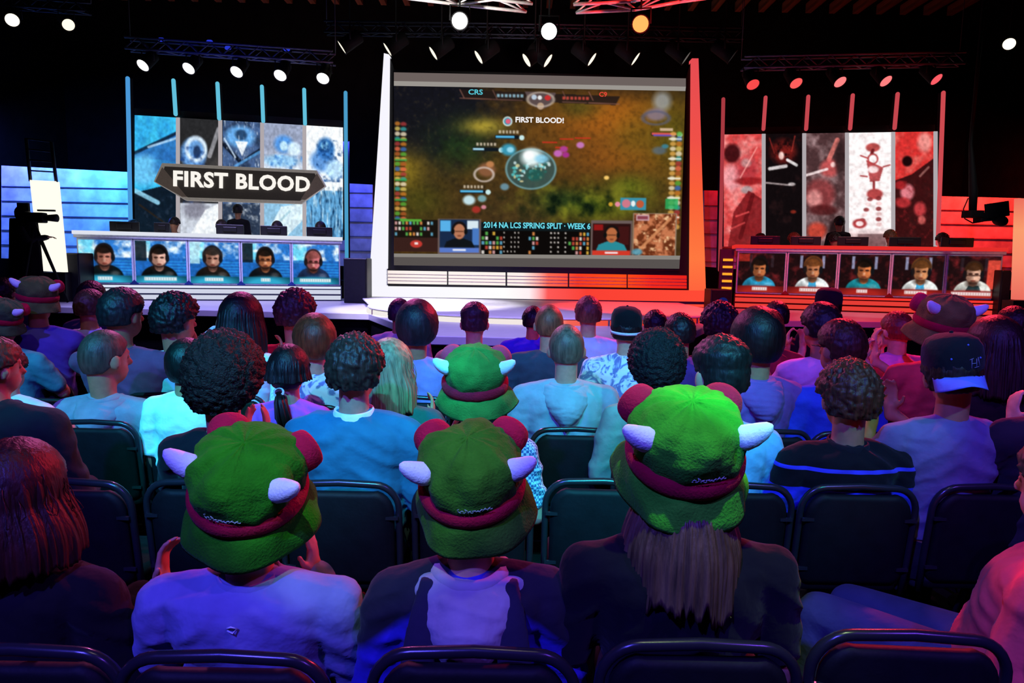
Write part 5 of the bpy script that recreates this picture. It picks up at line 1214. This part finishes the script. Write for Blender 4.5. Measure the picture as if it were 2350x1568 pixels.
person('person with cropped dark hair and pale blue shirt, bare left ear', 1655, 862, 2.74, chair_at=(1690,1113), w=132, style='fade', hc='1c1a1a', tc='7ab0d8', sleeve='long', skin=3, turn=.28, sw=.19)
person('person with short curly brown hair in blue and black striped shirt', 1947, 915, 2.66, chair_at=(1977,1117), w=122, style='messy', hc='4a2818', top='stripe', tc='101018', sleeve='short', skin=1, sw=.2)
person('person clapping in a backwards black cap with blue brim and grey shirt', 2185, 862, 2.68, chair_at=(2280,1117), w=122, style='short', hc='2a1c14', tc='706a90', sleeve='short', skin=1, hat='cap', hatk=dict(colr='14141c', brimc='6a88ff', backward=True, dots=True), tilt=-.12, turn=-.28, sw=.205,
       arms=[A1((-.30, .10, -.24), (-.165, .26, -.04), (.05, .1, 1), (.8, -.5, 0)), A1((.25, .15, -.28), (-.065, .31, -.02), (-.05, .1, 1), (-.8, -.5, 0))])
person('person clapping in dark shirt cut off by right edge, second row', 2445, 865, 2.6, w=110, hc='2a1c14', tc='2a2430', sleeve='short', skin=3, turn=.2, arms=[A1((-.25, .12, -.24), (.03, .30, -.08), (0, .1, 1), (1, 0, 0)), None])
for px, l in ((163, 'empty black chair in front of the long-haired person at bottom left'), (1390, 'empty teal-lit black chair left of the bright green hat')):
    p = atz(px, 1105, .846); place_chair(p.x, p.y + .245, -.03, l)
# row 2
Y2 = 3.5
person('person with thinning cyan-lit hair and hooded grey sweatshirt', 240, 822, Y2 + .1, chair_at=(210,968), w=105, style='buzz', hc='4a3c34', top='hood', tc='8a9aa4', sleeve='long', turn=-.5, skin=1, sw=.21)
person('person with black beanie-like hair and bright white shirt', 430, 838, Y2 - .1, chair_at=(430,966), w=82, style='bob', hc='0c0a0c', tc='f4f6fa', sleeve='short', skin=1, sw=.16)
person('person in cyan-lit white shirt mostly behind the left edge head', 18, 850, Y2 - .15, w=78, hc='2a1a14', tc='e4f0f4', sleeve='short', skin=0, yaw=-.2, arms=[None, A1((.26, .1, -.2), (.2, .32, -.16), (0, 1, .2), (0, 0, -1))])
def ponytail(root, shirt, H, R, N, s, sh):
    mb = MB(); mb.lathe([(.018, -.012), (.026, -.006), (.026, .006), (.018, .012)], 16, Matrix.Translation(H + V((-.01, -.125, -.09)) * s) @ Rx(.9).to_4x4()); mb.build('hair_tie', mat('fabric', 'e8f0ee'), root)
    mb = MB(); rng = random.Random(3)
    for k in range(46):
        dx, dy = rng.uniform(-.022, .022), rng.uniform(-.02, .02); f = rng.uniform(.7, 1.5)
        mb.tube([H + V((-.01 + dx * .5, -.12 + dy * .5, -.085)), H + V((.005 + dx * f, -.155 + dy, -.13)), H + V((.015 + dx * f * 1.4, -.15 + dy, -.21)), H + V((.03 + dx * f * 1.2, -.14 + dy, -.29 * rng.uniform(.85, 1.05)))], [.006, .007, .006, .002], 5)
    mb.build('ponytail', mat('hair', '120e10'), root)
person('person with black ponytail, white hair tie and magenta top', 663, 852, Y2 - .05, w=86, style='long', hc='120e10', tc='c860d8', sleeve='short', skin=0, sw=.155, extra=ponytail, strands_kw=dict(n=10, r0=.003), L=.05, arms=[A1((-.2, .1, -.2), (-.10, .26, -.10), (0, .1, 1), (1, 0, 0)), None])
person('person with long pale teal-lit hair beside the blue sweater', 893, 848, Y2 - .35, w=100, style='long', hc='8a7a60', tc='2c5a60', sleeve='long', skin=0, L=.22, turn=-.3, strands_kw=dict(n=60, r0=.0016, out=.03, arcdeg=110), arms=[None, A1((.27, .1, -.27), (.16, .28, -.12), (.1, .3, 1), (-1, 0, 0))])
person('person with buzzed teal-lit hair in light teal hooded sweatshirt', 1300, 802, Y2 + .14, chair_at=(1320,985), w=92, style='buzz', hc='6a5a4a', top='hood', tc='96b0b8', sleeve='long', skin=0, sw=.215)
person('person with round short black afro and grey-green shirt', 1507, 838, Y2 - .2, w=104, style='afro', hc='141418', top='button', tc='8aa094', sleeve='long', skin=4, sw=.19)
person('person with big dark hair in a purple hooded sweatshirt', 1738, 782, Y2 + .1, w=104, style='bob', hc='140c10', top='hood', tc='7a4a98', sleeve='long', skin=1, yaw=.12, sw=.2, arms=[A1((-.27, .1, -.3), (-.20, .24, -.26), (0, .4, 1), (1, 0, 0)), None])
person('person with glasses and dark brown hair in a blue shirt', 1930, 800, Y2 + .1, w=100, style='short', hc='3a1a14', tc='3048c8', sleeve='short', skin=1, turn=.35,
       extra=lambda root, shirt, H, R, N, s, sh: (lambda mb: (mb.tube([H + R @ V((-.086, .0, .008)) * s, H + R @ V((-.082, .085, .01)) * s, H + R @ V((-.03, .112, .006)) * s, H + R @ V((.03, .112, .006)) * s, H + R @ V((.082, .085, .01)) * s, H + R @ V((.086, .0, .008)) * s], .003, 6), mb.build('glasses', mat('plastic', '0c0c0e'), root)))(MB()))
person('person with long dark maroon hair and dark top, far right', 2283, 800, Y2 + .1, w=105, style='long', hc='2a0c10', tc='241018', sleeve='long', skin=1, L=.22, strands_kw=dict(n=50, r0=.0016, out=.02))
person('person clapping at the right edge with only hands and cheek showing', 2385, 800, Y2 + .4, w=80, style='short', hc='2a1410', tc='a83048', sleeve='short', skin=0, turn=.5, pose='clap_wide')
# row 3
Y3 = 4.4
def clapL(dx=-.05, dz=.0): return [A1((-.24, .12, -.22), (-.19 + dx, .28, -.02 + dz), (.05, .1, 1), (1, -.2, 0)), A1((.1, .2, -.25), (-.10 + dx, .34, -.02 + dz), (-.05, .1, 1), (-1, -.2, 0))]
def clapR(dx=.05, dz=.0): return [A1((-.1, .2, -.25), (.10 + dx, .34, -.02 + dz), (.05, .1, 1), (1, -.2, 0)), A1((.24, .12, -.22), (.19 + dx, .28, -.02 + dz), (-.05, .1, 1), (-1, -.2, 0))]
person('person clapping in purple shirt and small green horned hat, upper left', 88, 698, 4.5, s=.98, style='short', hc='2a1a14', tc='5a50a0', sleeve='short', hat='plush', hatk=dict(roll=.12, back=.15, c='5a6a34', s=.9), yaw=.35, turn=.3, skin=1, arms=clapL(-.0, -.10))
person('person in green hat and red goggles cut by the left edge', 8, 745, 4.2, s=.92, style='short', hc='2a1a14', tc='407a88', hat='plush', hatk=dict(roll=.3, back=.2, c='4a6a3a', g='c82038', s=.85), skin=1, turn=.2, pose='clap')
person('broad person with short black hair in a plum shirt clapping', 280, 722, 4.15, w=92, style='short', hc='14141a', tc='6a4a6a', sleeve='short', top='polo', skin=2, turn=-.35, sw=.235, thick=1.05, arms=clapR(.12, .0))
person('person with spiky black hair and ear, cyan-lit pale shirt', 403, 736, 4.25, w=88, style='spiky', hc='0e0e12', tc='9ad8e4', sleeve='short', skin=1, turn=-.45, sw=.185)
def bracelet(root, shirt, H, R, N, s, sh):
    p = N + V((-.16, .04, .11)); mb = MB(); mb.lathe([(.036, -.012), (.040, 0), (.036, .012)], 18, Matrix.Translation(p) @ Ry(.45).to_4x4()); mb.build('bracelet', mat('plastic', '101420'), root)
person('person raising a white-sleeved arm beside long black hair', 553, 735, 4.25, w=92, style='long', hc='120c12', tc='d8d0f0', sleeve='long', skin=0, L=.18, strands_kw=dict(n=50, r0=.0016, out=.02), sw=.2, extra=bracelet, arms=[A1((-.30, .02, -.02), (-.15, .04, .15), (.35, .1, 1), (0, 1, 0)), A1((.22, .14, -.22), (.15, .3, -.04), (-.05, .1, 1), (-1, -.3, 0))])
person('person with wavy brown hair and crimson shirt, upper left centre', 678, 722, 4.6, w=80, style='messy', hc='3a2420', tc='d0204c', sleeve='short', skin=1, turn=-.2)
person('person with glossy auburn hair turned left in patterned white shirt', 722, 784, 4.0, w=86, style='bob', hc='6a2c18', top='tiedye', sleeve='short', skin=0, turn=.5)
person('person with wide dark purple-lit hair in lilac shirt', 957, 752, 4.3, w=86, style='bob', hc='241a24', tc='9a84c8', sleeve='short', skin=1, turn=.1, sw=.2)
person('person in black cap with white strap and tie-dyed white shirt', 1437, 760, 4.2, w=70, style='short', hc='1a1212', top='tiedye', sleeve='short', skin=3, hat='cap', hatk=dict(colr='0e0e14', brimc='0e0e14', backward=False, strap=True), sw=.2)
person('person with short dark hair in a purple shirt, centre right', 1560, 766, 4.3, w=70, style='short', hc='140e10', tc='5a2a7a', sleeve='short', skin=1, sw=.19)
person('person with black hair and striped pink-white shirt clapping', 1884, 752, 4.4, w=86, style='short', hc='1c1014', tc='e8b0dc', sleeve='short', skin=1, turn=.2, sw=.2, arms=clapL(-.10, .02))
person('person with reddish hair raising clapping hands and wearing a watch', 2058, 760, 4.5, w=66, style='short', hc='7a2018', tc='e880c8', sleeve='short', skin=0, turn=.2, arms=[A1((-.28, .0, -.16), (-.12, .06, .04), (.05, .1, 1), (1, 0, 0)), A1((-.05, .15, -.2), (-.05, .10, .04), (-.02, .1, 1), (-1, 0, 0))],
       extra=lambda root, shirt, H, R, N, s, sh: (lambda mb: (mb.lathe([(.032, -.014), (.037, 0), (.032, .014)], 16, Matrix.Translation(N + V((-.125, .055, .02)))), mb.build('watch', mat('metal', 'e0dcd8'), root)))(MB()))
person('person in bright coral shirt and red-lit horned hat, right side', 2160, 762, 4.0, s=1.12, style='short', hc='3a1a14', tc='e84048', sleeve='short', hat='plush', hatk=dict(roll=.05, back=.30, c='7a6a34', g='e0304c', s=1.0), turn=.1, skin=0, sw=.24, arms=clapL(-.10, .0))
person('person with red-lit brown hair behind the purple hooded sweatshirt', 1765, 752, 4.7, w=62, style='short', hc='4a1a14', tc='7a2438', sleeve='short', skin=0, turn=-.3, arms=clapR(.16, .02))
# row 4
Y4 = 5.3
person('person with short brown hair and light lilac collared shirt', 207, 706, 5.0, w=62, style='short', hc='4a3024', top='polo', tc='b8b0dc', sleeve='short', skin=1, turn=-.2, sw=.19)
person('person with tall fade haircut and bare neck in white shirt', 1089, 742, 4.9, w=68, style='fade', hc='3a3030', tc='e0dce8', sleeve='short', skin=0, sw=.215)
person('person with cropped ginger hair in charcoal shirt', 1260, 746, 4.7, w=74, style='buzz', hc='8a5038', top='t', tc='3a4254', sleeve='short', skin=0, sw=.23)
person('person with light brown hair and pinkish lilac shirt', 1350, 722, 5.0, w=62, style='short', hc='7a5038', tc='dca8e4', sleeve='short', skin=0, sw=.205)
person('person with dark maroon-lit hair just left of big dark hair', 1651, 748, 5.0, w=78, style='messy', hc='24101a', tc='30141e', sleeve='short', skin=1)
person('person with black hair close to the left of the charcoal cap', 1503, 748, 5.1, w=54, style='short', hc='0c0a0e', tc='2a1a2a', sleeve='short', skin=1)
person('person with brownish-red hair in dark top at far right', 2325, 748, 5.2, w=66, style='short', hc='2a0e10', tc='300c14', sleeve='short', skin=1)
# row 5
Y5 = 6.2
person('person with small purple-lit round head and pale grey shirt', 917, 721, 6.0, w=52, style='short', hc='3a2c34', tc='bcb4bc', sleeve='short', skin=1, sw=.2, turn=-.1)
person('person with black hair in a blue shirt behind ginger head', 1223, 737, 5.7, w=50, style='short', hc='120e14', tc='3a3ae0', sleeve='short', skin=1, sw=.21)
person('person with dark hair behind the lilac collared shirt, upper left', 210, 684, 6.0, w=58, style='short', hc='2a1c18', tc='302838', sleeve='short', skin=1)
person('person with small dark head at the far left edge', 10, 672, 6.0, w=50, style='short', hc='1c1014', tc='281420', sleeve='short', skin=1)
person('person with small dark head right of the far left edge', 38, 668, 6.6, w=44, style='short', hc='100c10', tc='16101a', sleeve='short', skin=1)
person('person with dark hair in a row before the red desk', 1782, 728, 6.0, w=54, style='short', hc='1c0c12', tc='2a0e18', sleeve='short', skin=1)
person('person in a dark cap in front of the red desk', 1900, 706, 6.0, w=56, style='short', hc='1c0c12', tc='2a0e18', skin=1, hat='cap', hatk=dict(colr='240e1c', brimc='240e1c', backward=False))
place_chair(at(120, 785, 4.0).x, 4.05, .1, 'empty black rounded chair back below the purple-shirted clapper')
place_chair(at(968, 985, 2.9).x, 3.15, .0, 'empty black chair beside the clapping hand of the blue sweater')

# ------------------------------------------------------------------ players and crew on the stage
PG = 'players and crew on stage'
for px, py, Y, l, kw in ((305, 520, 15.0, 'player with only dark hair showing behind the first left monitor', {}), (400, 514, 15.2, 'player in black with bowed dark hair, second at the left desk', {}), (508, 520, 15.5, 'player hidden low behind the middle monitor of the left desk', {}),
                         (636, 523, 15.8, 'player in black with bowed head, fourth at the left desk', {}), (735, 524, 16.0, 'player with a low brown head at the right end of left desk', {})):
    person(l, px, py, Y, w=24, zb=1.15, tc='0c0c10', sleeve='long', hc='241810', group=PG, yaw=PI, nod=-.5, style='short', chair=False)
for px, py, Y, l, hc in ((1745, 553, 16.0, 'player low behind the first monitor of the red desk', '1a0c08'), (1822, 551, 15.9, 'player with brown hair, second at the red desk', '6a3a20'), (1915, 552, 15.6, 'player in teal seen low, middle of the red desk', '140c08'),
                         (2043, 545, 15.3, 'player with tousled brown hair leaning by the fourth red monitor', '6a4428'), (2163, 552, 15.0, 'player in white leaning at the right end of red desk', '3a2418')):
    person(l, px, py, Y, w=24, zb=1.15, tc='e4e4e0' if 'white' in l or 'tousled' in l or 'second' in l else '2a8a98', sleeve='long', hc=hc, group=PG, yaw=PI, nod=-.45, style='messy', chair=False)
person('coach in black standing behind the left player desk', 546, 484, 15.9, w=22, zb=1.15, tc='08080a', sleeve='long', hc='14100e', skin=1, group=PG, stand=True, yaw=PI, style='short', chair=False)
person('coach in dark clothes standing low behind the red player desk', 1926, 512, 16.3, w=24, zb=1.15, tc='140a0c', sleeve='long', hc='0a0606', skin=2, group=PG, stand=True, yaw=PI - .5, style='short', chair=False)
co = person('camera operator in dark clothes standing before the left light panel', 52, 492, 12.6, w=26, zb=DK, tc='08080c', sleeve='long', hc='0c0a0c', group=PG, stand=True, yaw=-1.1, style='bob', chair=False, pants='08080c', arms=[A1((-.22, .1, -.28), (-.1, .36, -.20), (0, 1, 0), (0, 0, -1)), A1((.22, .1, -.28), (.10, .36, -.20), (0, 1, 0), (0, 0, -1))])
p = at(92, 500, 12.55); tr_ = empty('studio_camera', (p.x, 12.55, DK)); tag(tr_, 'dark draped studio camera on a tripod beside the camera operator', 'camera')
hz_ = p.z - DK
b = MB(); b.box((-.12, 0, hz_), (.42, .16, .18)); b.build('camera_body', can_m, tr_, smooth=False, bevel=.02)
b = MB(); b.tube([(.08, 0, hz_), (.30, 0, hz_ + .0)], [.05, .07], 14); b.box((.12, 0, hz_ + .13), (.30, .05, .03)); b.build('lens', can_m, tr_)
b = MB(); b.box((-.25, -.05, hz_ + .18), (.2, .05, .14)); b.build('viewfinder', can_m, tr_, smooth=False)
for a in (.6, 2.7, 4.7):
    b = MB(); b.tube([(-.12, 0, hz_ - .1), (-.12 + .45 * math.cos(a), .45 * math.sin(a), .01)], [.035, .02], 8); b.build('leg', can_m, tr_)
b = MB(); rs = []
for q in range(9):
    t = q / 8; rs.append([V((-.30 + (.20 + .10 * t) * (1 + .14 * math.sin(k * 2.6 + q * .3)) * math.cos(2 * PI * k / 28), (.16 + .06 * t) * (1 + .14 * math.sin(k * 2.6)) * math.sin(2 * PI * k / 28), hz_ - .02 - (hz_ - .06) * t)) for k in range(28)])
b.rings(rs); b.build('drape', mat('cloth', '0c0b10'), tr_)

# small litter and bags glimpsed on the floor by the empty chairs
def bag(px, py, z, label, c, k=1.0):
    p = atz(px, py, z); o = empty('bag', (p.x, p.y, 0)); tag(o, label, 'bag')
    b = MB(); b.loft([(V((0, 0, .0)), .13 * k, .09 * k), (V((0, 0, .06)), .15 * k, .10 * k), (V((.01, 0, .16)), .13 * k, .08 * k), (V((.02, 0, .24 * k)), .07 * k, .03 * k)], 20, 0, 2.8); me = blob_mesh(b, .012, 3); wrinkle(me, .008, (14, 14, 10), 5); put('sack', me, mat('fabric', c), o)
    b = MB(); b.tube([(-.06, 0, .2), (-.04, 0, .28 * k), (.05, 0, .29 * k), (.08, 0, .2)], .007, 6); b.build('strap', mat('fabric', '1c1c28'), o)
bag(2010, 1400, .05, 'small dark blue bag on the floor past the empty lower right chair', '3a3c78', .9)
bag(1862, 1395, .05, 'slouched grey-violet bag on the floor right of the black-shirted person', '5a5888', .7)
